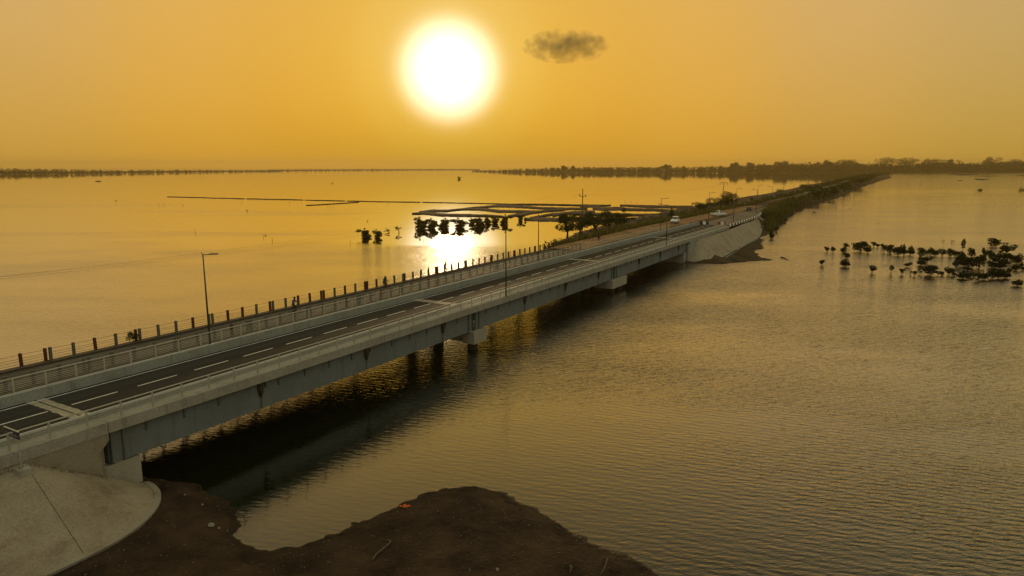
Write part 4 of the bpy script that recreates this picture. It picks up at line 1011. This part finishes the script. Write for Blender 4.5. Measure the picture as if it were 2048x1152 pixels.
def car(name, lab, cat, loc, rz, paint, style):
    o = thing(name, lab, cat, loc, rz)
    L = {'suv': 4.5, 'pickup': 5.1, 'hatch': 3.9}[style]; W = 0.91 if style != 'hatch' else 0.85; hb = {'suv': 1.05, 'pickup': 1.05, 'hatch': .92}[style]; g = .3
    y0, y1 = -L/2, L/2
    lower = lambda y, top, f=1.0: (y, W*f, [(g, .82), (g+.12, .98), (.62, 1.0), (top-.08, .98), (top, .9)])
    bed = style == 'pickup'
    secs = [lower(y0, hb*.78 if not bed else hb, .86), lower(y0+.12, hb if not bed else hb, .95), lower(y0+.8, hb), lower(0, hb), lower(y1-1.35, hb), lower(y1-.9, hb*.97), lower(y1-.25, hb*.84, .96), lower(y1, hb*.66, .84)]
    body = loft(secs).build('body', M[paint], o)
    rt = {'suv': 1.76, 'pickup': 1.74, 'hatch': 1.48}[style]
    cy0, cy1 = (y0+.1, y1-1.25) if style == 'suv' else ((-.55, y1-1.35) if bed else (y0+.15, y1-1.05))
    slope = .65; rs = .25 if style == 'suv' else .35
    c = loft([(cy0, W*.93, [(hb-.02, .95), (hb+.02, .95)]), (cy0+rs, W*.93, [(hb-.02, .97), (rt-.04, .80)]), (cy0+rs+.25, W*.93, [(hb-.02, .97), (rt, .80)]), (cy1-slope-.3, W*.93, [(hb-.02, .97), (rt, .80)]), (cy1-slope, W*.93, [(hb-.02, .97), (rt-.04, .79)]), (cy1, W*.93, [(hb-.02, .95), (hb+.02, .95)])])
    cab = c.build('cabin', M[paint], o)
    w = MB()
    e = .012
    ws = .93*W
    w.add([(-ws*.86, cy1-.08, hb+.08+e), (ws*.86, cy1-.08, hb+.08+e), (ws*.74, cy1-slope+.02, rt-.08+e), (-ws*.74, cy1-slope+.02, rt-.08+e)], [(0, 1, 2, 3)]); w.v = [(x, y+e*2, z+e) for x, y, z in w.v]; w.build('windscreen', M['glass'], cab)
    w = MB(); w.add([(-ws*.82, cy0+.06-e*2, hb+.12), (ws*.82, cy0+.06-e*2, hb+.12), (ws*.74, cy0+rs-.02-e*2, rt-.12), (-ws*.74, cy0+rs-.02-e*2, rt-.12)], [(0, 1, 2, 3)]); w.build('rear_window', M['glass'], cab)
    for s in (-1, 1):
        w = MB(); ya, yb = cy0+rs+.1, cy1-slope-.08; n = 2 if not bed else 1
        for k in range(n):
            p, q = ya+(yb-ya)*k/n+.04, ya+(yb-ya)*(k+1)/n-.04
            fx = lambda z: s*(ws*(.97-(.17)*(z-hb)/(rt-hb))+e*1.5)
            ex = .35 if k == n-1 else 0
            w.add([(fx(hb+.08), p, hb+.08), (fx(hb+.08), q+ex, hb+.08), (fx(rt-.12), q, rt-.12), (fx(rt-.12), p, rt-.12)], [(0, 1, 2, 3)])
        w.build('side_window', M['glass'], cab)
        h = MB(); h.box(s*W*.55-.17, s*W*.55+.17, y1-.24, y1-.09, .62, .78); h.build('headlight', M['headlight'], body)
        h = MB(); h.box(s*W*.8-.07, s*W*.8+.07, y0-.015, y0+.08, .62, .9); h.build('tail_light', M['taillight'], body)
        h = MB(); h.box(s*(W+.12)-.1, s*(W+.12)+.1, cy1-.5, cy1-.4, hb+.05, hb+.22); h.build('wing_mirror', M['plastic'], body)
        for y in (y0+.85, y1-.85): wheel(o, s*(W-.13), y, .37 if style != 'hatch' else .3)
    h = MB(); h.box(-W*.85, W*.85, y1-.08, y1+.06, .34, .52); h.box(-W*.85, W*.85, y0-.06, y0+.1, .34, .52); h.build('bumper', M['plastic'], body)
    h = MB(); h.box(-W*.42, W*.42, y1-.06, y1+.005, .56, .66); h.build('grille', M['plastic'], body)
    h = MB(); h.box(-.26, .26, y1+.06, y1+.068, .38, .48); h.box(-.26, .26, y0-.068, y0-.06, .38, .48); h.build('number_plate', M['plate'], body)
    if bed:
        h = MB(); h.box(-W*.8, W*.8, y0+.15, -.65, hb+.004, hb+.01); h.build('cargo_bed', M['plastic'], body)
        h = MB(); h.tube([(-W*.8, -.7, hb), (-W*.8, -.7, rt-.1), (W*.8, -.7, rt-.1), (W*.8, -.7, hb)], .04, 6); h.build('roll_bar', M['plastic'], body)
    return o
def on_dirt(x, y):
    z = 4.2
    for _ in range(5):
        p = at(x, y, z); u, t = UT(p); z = dz(t)+.06
    return at(x, y, z)
p = on_dirt(1350, 446); car('suv_car', 'white estate car driving towards the viewer on the dirt road', 'car', p, -AZ+math.pi+.12, 'white_car', 'suv')
p = on_dirt(1437, 432); car('pickup_truck', 'white pickup truck at the end of the dirt track by the reddish soil', 'pickup', p, -AZ-.75, 'white_car', 'pickup')
p = at(1497, 421.5, zr(250)+.05); car('hatchback_car', 'dark car on the causeway road before it narrows', 'car', p, -AZ+.25, 'dark_car', 'hatch')
# red and white road barriers
def road_block(x, y, cols, lab, rz):
    p = at(x, y, ROAD); o = thing('road_barrier', lab, 'barrier', p, rz, 'barriers closing the road')
    for k, cl in enumerate(cols):
        x0 = (k-len(cols)/2)*.78; q = MB(); q.prism([(-.28, 0), (-.28, .18), (-.14, .42), (-.10, .82), (.10, .82), (.14, .42), (.28, .18), (.28, 0)], 0, x0+.01, x0+.77); q.build('barrier_block', M[cl], o)
road_block(1408, 449, ('black', 'white', 'black'), 'concrete barrier, black with a white middle, on the left lane', 0.1)
road_block(1444, 450, ('red', 'white', 'red'), 'concrete barrier, red with a white middle, on the right lane', 0.1)
# soil heap beside it
p = B(-50.6, 187, 4.2); m = MB(); m.ball((0, 0, 0), (1.6, 6, .7), 14, 8); m.v = [(x*rng.uniform(.85, 1.15), y*rng.uniform(.85, 1.15), z*rng.uniform(.7, 1.2)) for x, y, z in m.v]
tag(m.build('soil_heap', M['laterite'], loc=p, rotz=-AZ-.15), 'low reddish heap of soil between the roadworks and the dirt road', 'soil heap')

# ---- people: one skinned body with hands and fingers each
def body_mesh(name, joints, mats, zones):
    """joints: name -> (pos, radius, parent)"""
    me = bpy.data.meshes.new(name); names = list(joints); ix = {n: i for i, n in enumerate(names)}
    vs = [joints[n][0] for n in names]; es = [(ix[n], ix[joints[n][2]]) for n in names if joints[n][2]]
    me.from_pydata(vs, es, []); o = bpy.data.objects.new(name, me); C.objects.link(o)
    o.modifiers.new('skin', 'SKIN')
    for n in names:
        r = joints[n][1]; me.skin_vertices[0].data[ix[n]].radius = (r, r)
    me.skin_vertices[0].data[0].use_root = True
    sd = o.modifiers.new('sub', 'SUBSURF'); sd.levels = 1; sd.render_levels = 1
    dg = bpy.context.evaluated_depsgraph_get(); ev = o.evaluated_get(dg); res = bpy.data.meshes.new_from_object(ev, depsgraph=dg)
    bpy.data.objects.remove(o); bpy.data.meshes.remove(me)
    res.materials.clear()
    for q in mats: res.materials.append(q)
    for pl in res.polygons: pl.material_index = zones(pl.center); pl.use_smooth = True
    return res
def hand(J, s, wrist, tip, side):
    """palm and five fingers closing forward-down from the wrist"""
    w = Vector(J[wrist][0]); d = Vector(tip).normalized(); lat = Vector((side, 0, 0)); 
    J[s+'palm'] = (tuple(w+d*.05), .034, wrist)
    for k, (off, ln) in enumerate(((-.03, .055), (-.01, .065), (.01, .068), (.03, .055))):
        b = w+d*.09+lat*off; J[f'{s}f{k}a'] = (tuple(b), .010, s+'palm'); J[f'{s}f{k}b'] = (tuple(b+d*ln*.6+Vector((0, 0, -.03))), .009, f'{s}f{k}a')
    b = w+d*.04-lat*.045; J[s+'th'] = (tuple(b), .011, s+'palm'); J[s+'th2'] = (tuple(b+d*.04-lat*.01), .009, s+'th')
def rider_joints():
    J = {'pelvis': ((0, -.22, 1.0), .145, None), 'waist': ((0, -.14, 1.16), .13, 'pelvis'), 'chest': ((0, -.02, 1.38), .155, 'waist'), 'neck': ((0, .05, 1.54), .06, 'chest'), 'jaw': ((0, .10, 1.62), .098, 'neck'), 'skull': ((0, .09, 1.72), .128, 'jaw'), 'crown': ((0, .07, 1.80), .09, 'skull'), 'nose': ((0, .225, 1.67), .02, 'jaw')}
    for s, x in (('l', -1), ('r', 1)):
        J[s+'sh'] = ((x*.19, .0, 1.45), .07, 'chest'); J[s+'el'] = ((x*.26, .22, 1.24), .048, s+'sh'); J[s+'wr'] = ((x*.26, .46, 1.10), .032, s+'el')
        hand(J, s, s+'wr', (0, .9, -.3), x)
        up = s == 'l'
        J[s+'hip'] = ((x*.11, -.18, .95), .105, 'pelvis'); J[s+'kn'] = ((x*.13, .16, .80 if up else .62), .068, s+'hip'); J[s+'an'] = ((x*.13, .02 if up else -.02, .42 if up else .22), .042, s+'kn'); J[s+'toe'] = ((x*.13, .17 if up else .13, .37 if up else .17), .035, s+'an')
    return J
def walker_joints():
    J = {'pelvis': ((0, 0, .95), .14, None), 'waist': ((0, 0, 1.1), .125, 'pelvis'), 'chest': ((0, 0, 1.34), .155, 'waist'), 'neck': ((0, 0, 1.5), .06, 'chest'), 'jaw': ((0, .04, 1.57), .098, 'neck'), 'skull': ((0, .02, 1.67), .128, 'jaw'), 'crown': ((0, 0, 1.74), .09, 'skull'), 'nose': ((0, .155, 1.62), .02, 'jaw')}
    for s, x in (('l', -1), ('r', 1)):
        sw = .12*x
        J[s+'sh'] = ((x*.20, 0, 1.41), .07, 'chest'); J[s+'el'] = ((x*.26, sw*.5-.03, 1.12), .048, s+'sh'); J[s+'wr'] = ((x*.27, sw+.03, .86), .032, s+'el')
        hand(J, s, s+'wr', (0, .15, -.95), x)
        J[s+'hip'] = ((x*.11, 0, .88), .105, 'pelvis'); J[s+'kn'] = ((x*.12, -sw+.04, .48), .068, s+'hip'); J[s+'an'] = ((x*.12, -sw*1.5-.03, .09), .042, s+'kn'); J[s+'toe'] = ((x*.13, -sw*1.5+.13, .035), .035, s+'an')
    return J
def rider_zone(c):
    if c.z > 1.52: return 0
    if c.z > 1.02 and abs(c.x) < .235 and c.y < .14: return 1
    if c.y > .14 and c.z > 1.0: return 0
    if c.z < .25: return 0
    return 2
def walk_zone(c):
    if c.z > 1.48: return 0
    if c.z > .98 and abs(c.x) < .25: return 1
    if abs(c.x) > .2 and c.z < 1.15: return 0
    if c.z < .12: return 0
    return 2
def hair_mb(y, z):
    h = MB(); h.ball((0, y, z), (.108, .118, .10), 12, 8); h.v = [(a, b, max(c, z-.05 if b < y+.02 else z+.02)) for a, b, c in h.v]; return h
def ear_mb(y, z):
    h = MB()
    for s in (-1, 1): h.ball((s*.10, y, z), (.018, .03, .04), 6, 4)
    return h
def bicycle():
    o = []
    fr = MB(); seat, bb, head, rear, front = Vector((0, -.22, .82)), Vector((0, -.02, .30)), Vector((0, .42, .84)), Vector((0, -.50, .34)), Vector((0, .60, .34))
    for a, b in ((seat, bb), (bb, head), (seat-Vector((0, -.03, .1)), head), (rear, bb), (rear, seat), (head+Vector((0, -.02, .1)), front)): fr.tube([a, b], .018, 6)
    fr.tube([(-.28, .46, 1.03), (-.15, .40, 1.0), (0, .40, .97), (.15, .40, 1.0), (.28, .46, 1.03)], .014, 6); fr.tube([(0, .40, .97), head], .014, 6)
    return fr, rear, front
fr, rear, front = bicycle(); frm = fr.mesh('frame', M['bike'])
wh = MB(); wh.tube([(0, math.cos(2*math.pi*i/24)*.33, math.sin(2*math.pi*i/24)*.33) for i in range(24)], .02, 6, closed=True)
for k in range(12): wh.tube([(0, 0, 0), (0, math.cos(k*.5236)*.32, math.sin(k*.5236)*.32)], .004, 3)
whm = wh.mesh('wheel', M['tyre'])
sdm = MB(); sdm.prism([(-.09, .0), (.09, .0), (.02, .24), (-.02, .24)], 2, .84, .88); sdm = sdm.mesh('saddle', M['black'])
def cyclist(px, py, shirt, lab, blab, uu):
    # stand on the old bridge deck at the bearing of that pixel
    best = None
    for t in np.arange(15, 130, .1):
        w = B(uu, t, OZ); v = w-Vector((0, 0, H)); xx = CX+F_PX*v.x/(v.y*CP-v.z*SP)
        if best is None or abs(xx-px) < best[0]: best = (abs(xx-px), t)
    p = B(uu, best[1], OZ-.058)
    b = thing('bicycle', blab, 'bicycle', p, -AZ, 'bicycles on the old bridge')
    put(frm, 'frame', b); put(whm, 'wheel', b, rear); put(whm, 'wheel', b, front); put(sdm, 'saddle', b, (0, -.34, 0))
    me = body_mesh('person', rider_joints(), [M['skin'], M[shirt], M['trousers']], rider_zone)
    o = put(me, 'person', None, p, -AZ); tag(o, lab, 'person', 'people on the old bridge')
    hair_mb(.07, 1.755).build('hair', M['hair'], o, smooth=True); ear_mb(.08, 1.69).build('ears', M['skin'], o, smooth=True)
cyclist(770, 580, 'shirt_dark', 'person in dark clothes riding a bicycle across the old bridge', 'bicycle under the dark clothed rider on the old bridge', -59.7)
cyclist(589, 622, 'shirt_blue', 'person in a blue top riding a bicycle, nearest on the old bridge', 'bicycle under the rider in the blue top', -58.8)
cyclist(891, 545, 'shirt_brown', 'person cycling in front of the sun glint on the old bridge', 'bicycle under the rider before the sun glint', -60.8)
def walker(p, rz, shirt, lab):
    me = body_mesh('person', walker_joints(), [M['skin'], M[shirt], M['trousers']], walk_zone)
    o = put(me, 'person', None, p, rz); tag(o, lab, 'person', 'people along the causeway')
    hair_mb(.0, 1.70).build('hair', M['hair'], o, smooth=True); ear_mb(.015, 1.64).build('ears', M['skin'], o, smooth=True)
p = at(1537, 413, zr(285)+.03); walker(p, .5, 'shirt_dark', 'person in dark clothes standing on the right edge of the causeway road')
p = B(-57.4, 133.5, dz(133.5)+.06); walker(p, -AZ+math.pi, 'shirt_dark', 'person walking on the dirt road behind the far railing')

# ================================================================== WATER
m = MB()
def wm():
    mt = bpy.data.materials.new('lake_water'); mt.use_nodes = True; nt = mt.node_tree; b = nt.nodes['Principled BSDF']
    nt.nodes.remove(b)
    dfs = N(nt, 'ShaderNodeBsdfDiffuse'); dfs.inputs['Color'].default_value = (0.006, 0.008, 0.003, 1)
    gls = N(nt, 'ShaderNodeBsdfGlossy'); gls.inputs['Color'].default_value = (1, 1, 1, 1); mxs = N(nt, 'ShaderNodeMixShader')
    lw = N(nt, 'ShaderNodeLayerWeight'); lw.inputs['Blend'].default_value = 0.5
    geo = N(nt, 'ShaderNodeNewGeometry'); L = nt.links.new
    sep = N(nt, 'ShaderNodeSeparateXYZ'); L(geo.outputs['Position'], sep.inputs[0])
    def math_(op, a, bb=None, c=None, clamp=False):
        n = N(nt, 'ShaderNodeMath', operation=op); n.use_clamp = clamp
        for i, v in enumerate((a, bb, c)):
            if v is None: continue
            if hasattr(v, 'is_output'): L(v, n.inputs[i])
            else: n.inputs[i].default_value = v
        return n.outputs[0]
    def noise(scale, stretch, rot=0.0, det=3, rough=0.5, dist=0.0):
        mp = N(nt, 'ShaderNodeMapping'); mp.inputs['Scale'].default_value = stretch; mp.inputs['Rotation'].default_value = (0, 0, rot)
        L(geo.outputs['Position'], mp.inputs['Vector']); n = N(nt, 'ShaderNodeTexNoise'); n.inputs['Scale'].default_value = scale; n.inputs['Detail'].default_value = det; n.inputs['Roughness'].default_value = rough; n.inputs['Distortion'].default_value = dist
        L(mp.outputs[0], n.inputs['Vector']); return n.outputs['Fac']
    def mrange(v, a, bb, c=0.0, d=1.0):
        r = N(nt, 'ShaderNodeMapRange', interpolation_type='SMOOTHSTEP'); r.inputs['From Min'].default_value = a; r.inputs['From Max'].default_value = bb; r.inputs['To Min'].default_value = c; r.inputs['To Max'].default_value = d
        L(v, r.inputs['Value']); return r.outputs['Result']
    X, Y = sep.outputs['X'], sep.outputs['Y']
    # where the breeze touches the lake
    edge = noise(0.012, (1, 1.6, 1), 0, 4, 0.6)
    yy = math_('ADD', Y, math_('MULTIPLY', math_('SUBTRACT', edge, 0.5), 130.0))
    left = mrange(yy, 182, 150, 0.0, 0.75)                                   # rippled near, calm beyond
    yr = math_('ADD', math_('ADD', Y, math_('MULTIPLY', math_('SUBTRACT', edge, 0.5), 300.0)), math_('MULTIPLY', X, -0.35))
    right = math_('MAXIMUM', mrange(yr, 520, 190), mrange(Y, 450, 800, 0.0, 0.8))
    u = math_('SUBTRACT', math_('MULTIPLY', X, CA), math_('MULTIPLY', Y, SA))
    side = mrange(u, -80, -42)
    mask = math_('ADD', math_('MULTIPLY', left, math_('SUBTRACT', 1.0, side)), math_('MULTIPLY', right, side))
    cat = mrange(noise(0.013, (0.42, 1.5, 1), 0.12, 3, 0.55), 0.47, 0.60)      # cat's-paws on the calm part
    far = mrange(Y, 440, 320)
    mask = math_('MAXIMUM', mask, math_('MULTIPLY', math_('MULTIPLY', math_('MULTIPLY', cat, far), mrange(X, -38, -75)), 0.95))
    mask = math_('MULTIPLY', mask, mrange(Y, 70, 320, 1.0, 0.5))
    gust = mrange(noise(0.022, (0.8, 2.0, 1), 0.3, 4, 0.6), 0.3, 0.7, 0.4, 1.25)
    mask = math_('MULTIPLY', mask, gust)
    dx = math_('ADD', X, 17.0); dy = math_('ADD', Y, -38.0)
    rr = math_('SQRT', math_('ADD', math_('MULTIPLY', dx, dx), math_('MULTIPLY', dy, dy)))
    mask = math_('MULTIPLY', mask, mrange(rr, 6, 58, 0.13, 1.0))
    h1 = noise(2.7, (0.5, 1.3, 1), -0.32, 3, 0.55, 0.4); h2 = noise(6.0, (0.6, 1.2, 1), 0.25, 2, 0.5, 0.2); h3 = noise(0.8, (0.6, 1.3, 1), -0.1, 2)
    hh = math_('ADD', math_('ADD', math_('MULTIPLY', h1, 0.62), math_('MULTIPLY', h2, 0.28)), math_('MULTIPLY', h3, 0.5))
    def crest(ang, wl, amp, dn):
        kx, ky = math.sin(ang)*2*math.pi/wl, math.cos(ang)*2*math.pi/wl
        ph = math_('ADD', math_('ADD', math_('MULTIPLY', X, kx), math_('MULTIPLY', Y, ky)), math_('MULTIPLY', dn, 9.0))
        return math_('MULTIPLY', math_('SINE', ph), amp)
    d1 = noise(0.55, (1, 1, 1), 0, 3, 0.6); d2 = noise(0.8, (1, 1, 1), 0.5, 3, 0.6)
    hh = math_('ADD', hh, math_('ADD', crest(0.40, 0.66, 0.085, d1), crest(0.12, 0.43, 0.045, d2)))
    hh = math_('MULTIPLY', hh, math_('ADD', mask, 0.012))
    bu = N(nt, 'ShaderNodeBump'); bu.inputs['Strength'].default_value = 1.0; bu.inputs['Distance'].default_value = 0.13
    L(hh, bu.inputs['Height']); L(bu.outputs['Normal'], gls.inputs['Normal']); L(bu.outputs['Normal'], lw.inputs['Normal'])
    fr_ = math_('DIVIDE', 1.0, math_('ADD', 1.0, math_('EXPONENT', math_('DIVIDE', math_('SUBTRACT', 0.735, lw.outputs['Facing']), 0.115))))
    L(fr_, mxs.inputs['Fac']); L(dfs.outputs[0], mxs.inputs[1]); L(gls.outputs[0], mxs.inputs[2]); L(mxs.outputs[0], nt.nodes['Material Output'].inputs['Surface'])
    rg = math_('ADD', math_('MULTIPLY', mask, 0.09), 0.012); L(rg, gls.inputs['Roughness'])
    return mt
for (x0, x1, y0, y1) in ((-7000, 7000, -400, 7000),):
    m.quad((x0, y0, 0), (x1, y0, 0), (x1, y1, 0), (x0, y1, 0))
tag(m.build('water', wm()), kind='structure')

# ================================================================== HAZE, CLOUD, SKY, SUN
m = MB(); m.box(-7400, 7400, -600, 7400, -4.5, 60.0)
hz = bpy.data.materials.new('haze_air'); hz.use_nodes = True; nt = hz.node_tree; nt.nodes.remove(nt.nodes['Principled BSDF'])
pv = N(nt, 'ShaderNodeVolumePrincipled'); pv.inputs['Color'].default_value = (0.88, 0.68, 0.30, 1); pv.inputs['Density'].default_value = 0.00013; pv.inputs['Anisotropy'].default_value = 0.45
nt.links.new(pv.outputs[0], nt.nodes['Material Output'].inputs['Volume'])
tag(m.build('haze', hz), kind='stuff')

def sky_dir(x, y): return ray(x, y).normalized()
SUN = sky_dir(898, 141)
el = math.asin(SUN.z); azs = math.atan2(SUN.x, SUN.y)
# cloud: a small ragged lens of vapour high in the distance
cd = sky_dir(1132, 92); CDIST = 2600.0; cp = Vector((0, 0, H))+cd*CDIST; S = CDIST/F_PX
m = MB(); m.ball((0, 0, 0), (84*S, 42*S, 32*S), 24, 12)
cm = bpy.data.materials.new('cloud_vapour'); cm.use_nodes = True; nt = cm.node_tree; nt.nodes.remove(nt.nodes['Principled BSDF'])
pv = N(nt, 'ShaderNodeVolumePrincipled'); pv.inputs['Color'].default_value = (0.72, 0.58, 0.34, 1); pv.inputs['Anisotropy'].default_value = 0.0
tc = N(nt, 'ShaderNodeTexCoord'); mp = N(nt, 'ShaderNodeMapping'); nt.links.new(tc.outputs['Object'], mp.inputs[0])
mp.inputs['Scale'].default_value = (1/(80*S), 1/(40*S), 1/(28*S))
ln = N(nt, 'ShaderNodeVectorMath', operation='LENGTH'); nt.links.new(mp.outputs[0], ln.inputs[0])
no = N(nt, 'ShaderNodeTexNoise'); no.inputs['Scale'].default_value = 0.026; no.inputs['Detail'].default_value = 6; no.inputs['Roughness'].default_value = 0.62; nt.links.new(tc.outputs['Object'], no.inputs['Vector'])
a = N(nt, 'ShaderNodeMath', operation='MULTIPLY_ADD'); nt.links.new(no.outputs['Fac'], a.inputs[0]); a.inputs[1].default_value = 4.2; a.inputs[2].default_value = -1.16
s_ = N(nt, 'ShaderNodeMath', operation='SUBTRACT'); nt.links.new(a.outputs[0], s_.inputs[0]); nt.links.new(ln.outputs['Value'], s_.inputs[1])
mr = N(nt, 'ShaderNodeMapRange'); mr.inputs['From Min'].default_value = -0.12; mr.inputs['From Max'].default_value = 0.7; mr.inputs['To Max'].default_value = 0.016; nt.links.new(s_.outputs[0], mr.inputs['Value'])
nt.links.new(mr.outputs[0], pv.inputs['Density']); nt.links.new(pv.outputs[0], nt.nodes['Material Output'].inputs['Volume'])
tag(m.build('cloud', cm, loc=cp, rotz=-math.atan2(cd.x, cd.y)), 'single small ragged dark cloud right of the sun', 'cloud')

w = bpy.data.worlds.new('World'); scn.world = w; w.use_nodes = True; nt = w.node_tree; L = nt.links.new
out = nt.nodes['World Output']; bg = nt.nodes['Background']
sk = N(nt, 'ShaderNodeTexSky'); sk.sky_type = 'NISHITA'; sk.sun_disc = False; sk.sun_elevation = el; sk.sun_rotation = azs; sk.dust_density = 6.0; sk.air_density = 1.5; sk.ozone_density = 1.0; sk.altitude = 0
tint = N(nt, 'ShaderNodeMix', data_type='RGBA', blend_type='MULTIPLY'); tint.inputs['Factor'].default_value = 1; L(sk.outputs[0], tint.inputs['A']); tint.inputs['B'].default_value = (0.085, 0.07, 0.045, 1)
L(tint.outputs['Result'], bg.inputs['Color']); bg.inputs['Strength'].default_value = 0.05
# dust aureole: light scattered forward around the sun, by angle from it
tc = N(nt, 'ShaderNodeTexCoord')
nrm = N(nt, 'ShaderNodeVectorMath', operation='NORMALIZE'); L(tc.outputs['Generated'], nrm.inputs[0])
dt = N(nt, 'ShaderNodeVectorMath', operation='DOT_PRODUCT'); L(nrm.outputs[0], dt.inputs[0]); dt.inputs[1].default_value = SUN
cl = N(nt, 'ShaderNodeMath', operation='MINIMUM'); L(dt.outputs['Value'], cl.inputs[0]); cl.inputs[1].default_value = 0.9999999
ac = N(nt, 'ShaderNodeMath', operation='ARCCOSINE'); L(cl.outputs[0], ac.inputs[0])
nm = N(nt, 'ShaderNodeMath', operation='DIVIDE'); L(ac.outputs[0], nm.inputs[0]); nm.inputs[1].default_value = math.pi
rp = N(nt, 'ShaderNodeValToRGB'); cr_ = rp.color_ramp; cr_.interpolation = 'EASE'
stops = [(0, (.72, .52, .18)), (4.5, (.70, .515, .18)), (6, (.68, .46, .115)), (9, (.67, .41, .082)), (13, (.68, .40, .088)), (20, (.70, .415, .12)), (30, (.64, .41, .185)), (40, (.555, .385, .19)), (60, (.40, .31, .145)), (100, (.43, .36, .255)), (180, (.41, .395, .36))]
for i, (d, c) in enumerate(stops):
    e = cr_.elements[i] if i < 2 else cr_.elements.new(d/180)
    e.position = d/180; e.color = (*c, 1)
for e, (d, c) in zip(sorted(cr_.elements, key=lambda e: e.position), stops): e.color = (*c, 1)
L(nm.outputs[0], rp.inputs['Fac'])
bg2 = N(nt, 'ShaderNodeBackground'); 
sz = N(nt, 'ShaderNodeSeparateXYZ'); L(nrm.outputs[0], sz.inputs[0])
z0 = N(nt, 'ShaderNodeMath', operation='MAXIMUM'); L(sz.outputs['Z'], z0.inputs[0]); z0.inputs[1].default_value = 0.0
z1 = N(nt, 'ShaderNodeMath', operation='MULTIPLY'); L(z0.outputs[0], z1.inputs[0]); z1.inputs[1].default_value = -1/math.sin(R(8))
z2 = N(nt, 'ShaderNodeMath', operation='EXPONENT'); L(z1.outputs[0], z2.inputs[0])
cc = N(nt, 'ShaderNodeCombineColor')
for k, v in enumerate((0.93, 0.78, 0.23)):
    q = N(nt, 'ShaderNodeMath', operation='POWER'); q.inputs[0].default_value = v; L(z2.outputs[0], q.inputs[1]); L(q.outputs[0], cc.inputs[k])
mm = N(nt, 'ShaderNodeMix', data_type='RGBA', blend_type='MULTIPLY'); mm.inputs['Factor'].default_value = 1; L(rp.outputs['Color'], mm.inputs['A']); L(cc.outputs[0], mm.inputs['B'])
up = N(nt, 'ShaderNodeMapRange', interpolation_type='SMOOTHSTEP'); up.inputs['From Min'].default_value = math.sin(R(11)); up.inputs['From Max'].default_value = math.sin(R(38)); L(sz.outputs['Z'], up.inputs['Value'])
ua = N(nt, 'ShaderNodeMix', data_type='RGBA', blend_type='ADD'); L(up.outputs['Result'], ua.inputs['Factor']); L(mm.outputs['Result'], ua.inputs['A']); ua.inputs['B'].default_value = (0.03, 0.105, 0.085, 1)
L(ua.outputs['Result'], bg2.inputs['Color']); bg2.inputs['Strength'].default_value = 1.0
def lobe(width, power, amp):
    q = ac.outputs[0]
    for op, v in (('DIVIDE', R(width)), ('POWER', power), ('MULTIPLY', -1.0), ('EXPONENT', None), ('MULTIPLY', amp)):
        n = N(nt, 'ShaderNodeMath', operation=op); L(q, n.inputs[0])
        if v is not None: n.inputs[1].default_value = v
        q = n.outputs[0]
    return q
sx = N(nt, 'ShaderNodeMath', operation='ADD'); L(lobe(3.8, 5.5, 0.98), sx.inputs[0]); L(lobe(1.35, 2.0, 6.0), sx.inputs[1])
bg3 = N(nt, 'ShaderNodeBackground'); bg3.inputs['Color'].default_value = (1, .95, .82, 1); L(sx.outputs[0], bg3.inputs['Strength'])
a1 = N(nt, 'ShaderNodeAddShader'); a2 = N(nt, 'ShaderNodeAddShader')
L(bg.outputs[0], a1.inputs[0]); L(bg2.outputs[0], a1.inputs[1]); L(a1.outputs[0], a2.inputs[0]); L(bg3.outputs[0], a2.inputs[1]); L(a2.outputs[0], out.inputs['Surface'])

sl = bpy.data.lights.new('sun', 'SUN'); sl.energy = 0.8; sl.angle = R(3.5); sl.color = (1.0, 0.66, 0.32)
so = bpy.data.objects.new('sun', sl); C.objects.link(so); so.rotation_euler = (-SUN).to_track_quat('-Z', 'Y').to_euler(); so.location = (0, 0, 300)

# ================================================================== RENDER
scn.view_settings.view_transform = 'Standard'; scn.view_settings.look = 'None'; scn.view_settings.exposure = 0.0; scn.view_settings.gamma = 1.0
cy = scn.cycles
cy.caustics_reflective = False; cy.caustics_refractive = False; cy.max_bounces = 6; cy.diffuse_bounces = 3; cy.glossy_bounces = 4; cy.transmission_bounces = 4; cy.volume_bounces = 0; cy.transparent_max_bounces = 8
cy.sample_clamp_indirect = 6.0; cy.sample_clamp_direct = 12.0
cy.use_denoising = True
try:
    cy.denoiser = 'OPENIMAGEDENOISE'; cy.denoising_input_passes = 'RGB_ALBEDO_NORMAL'
except Exception: pass
cy.volume_step_rate = 2.0
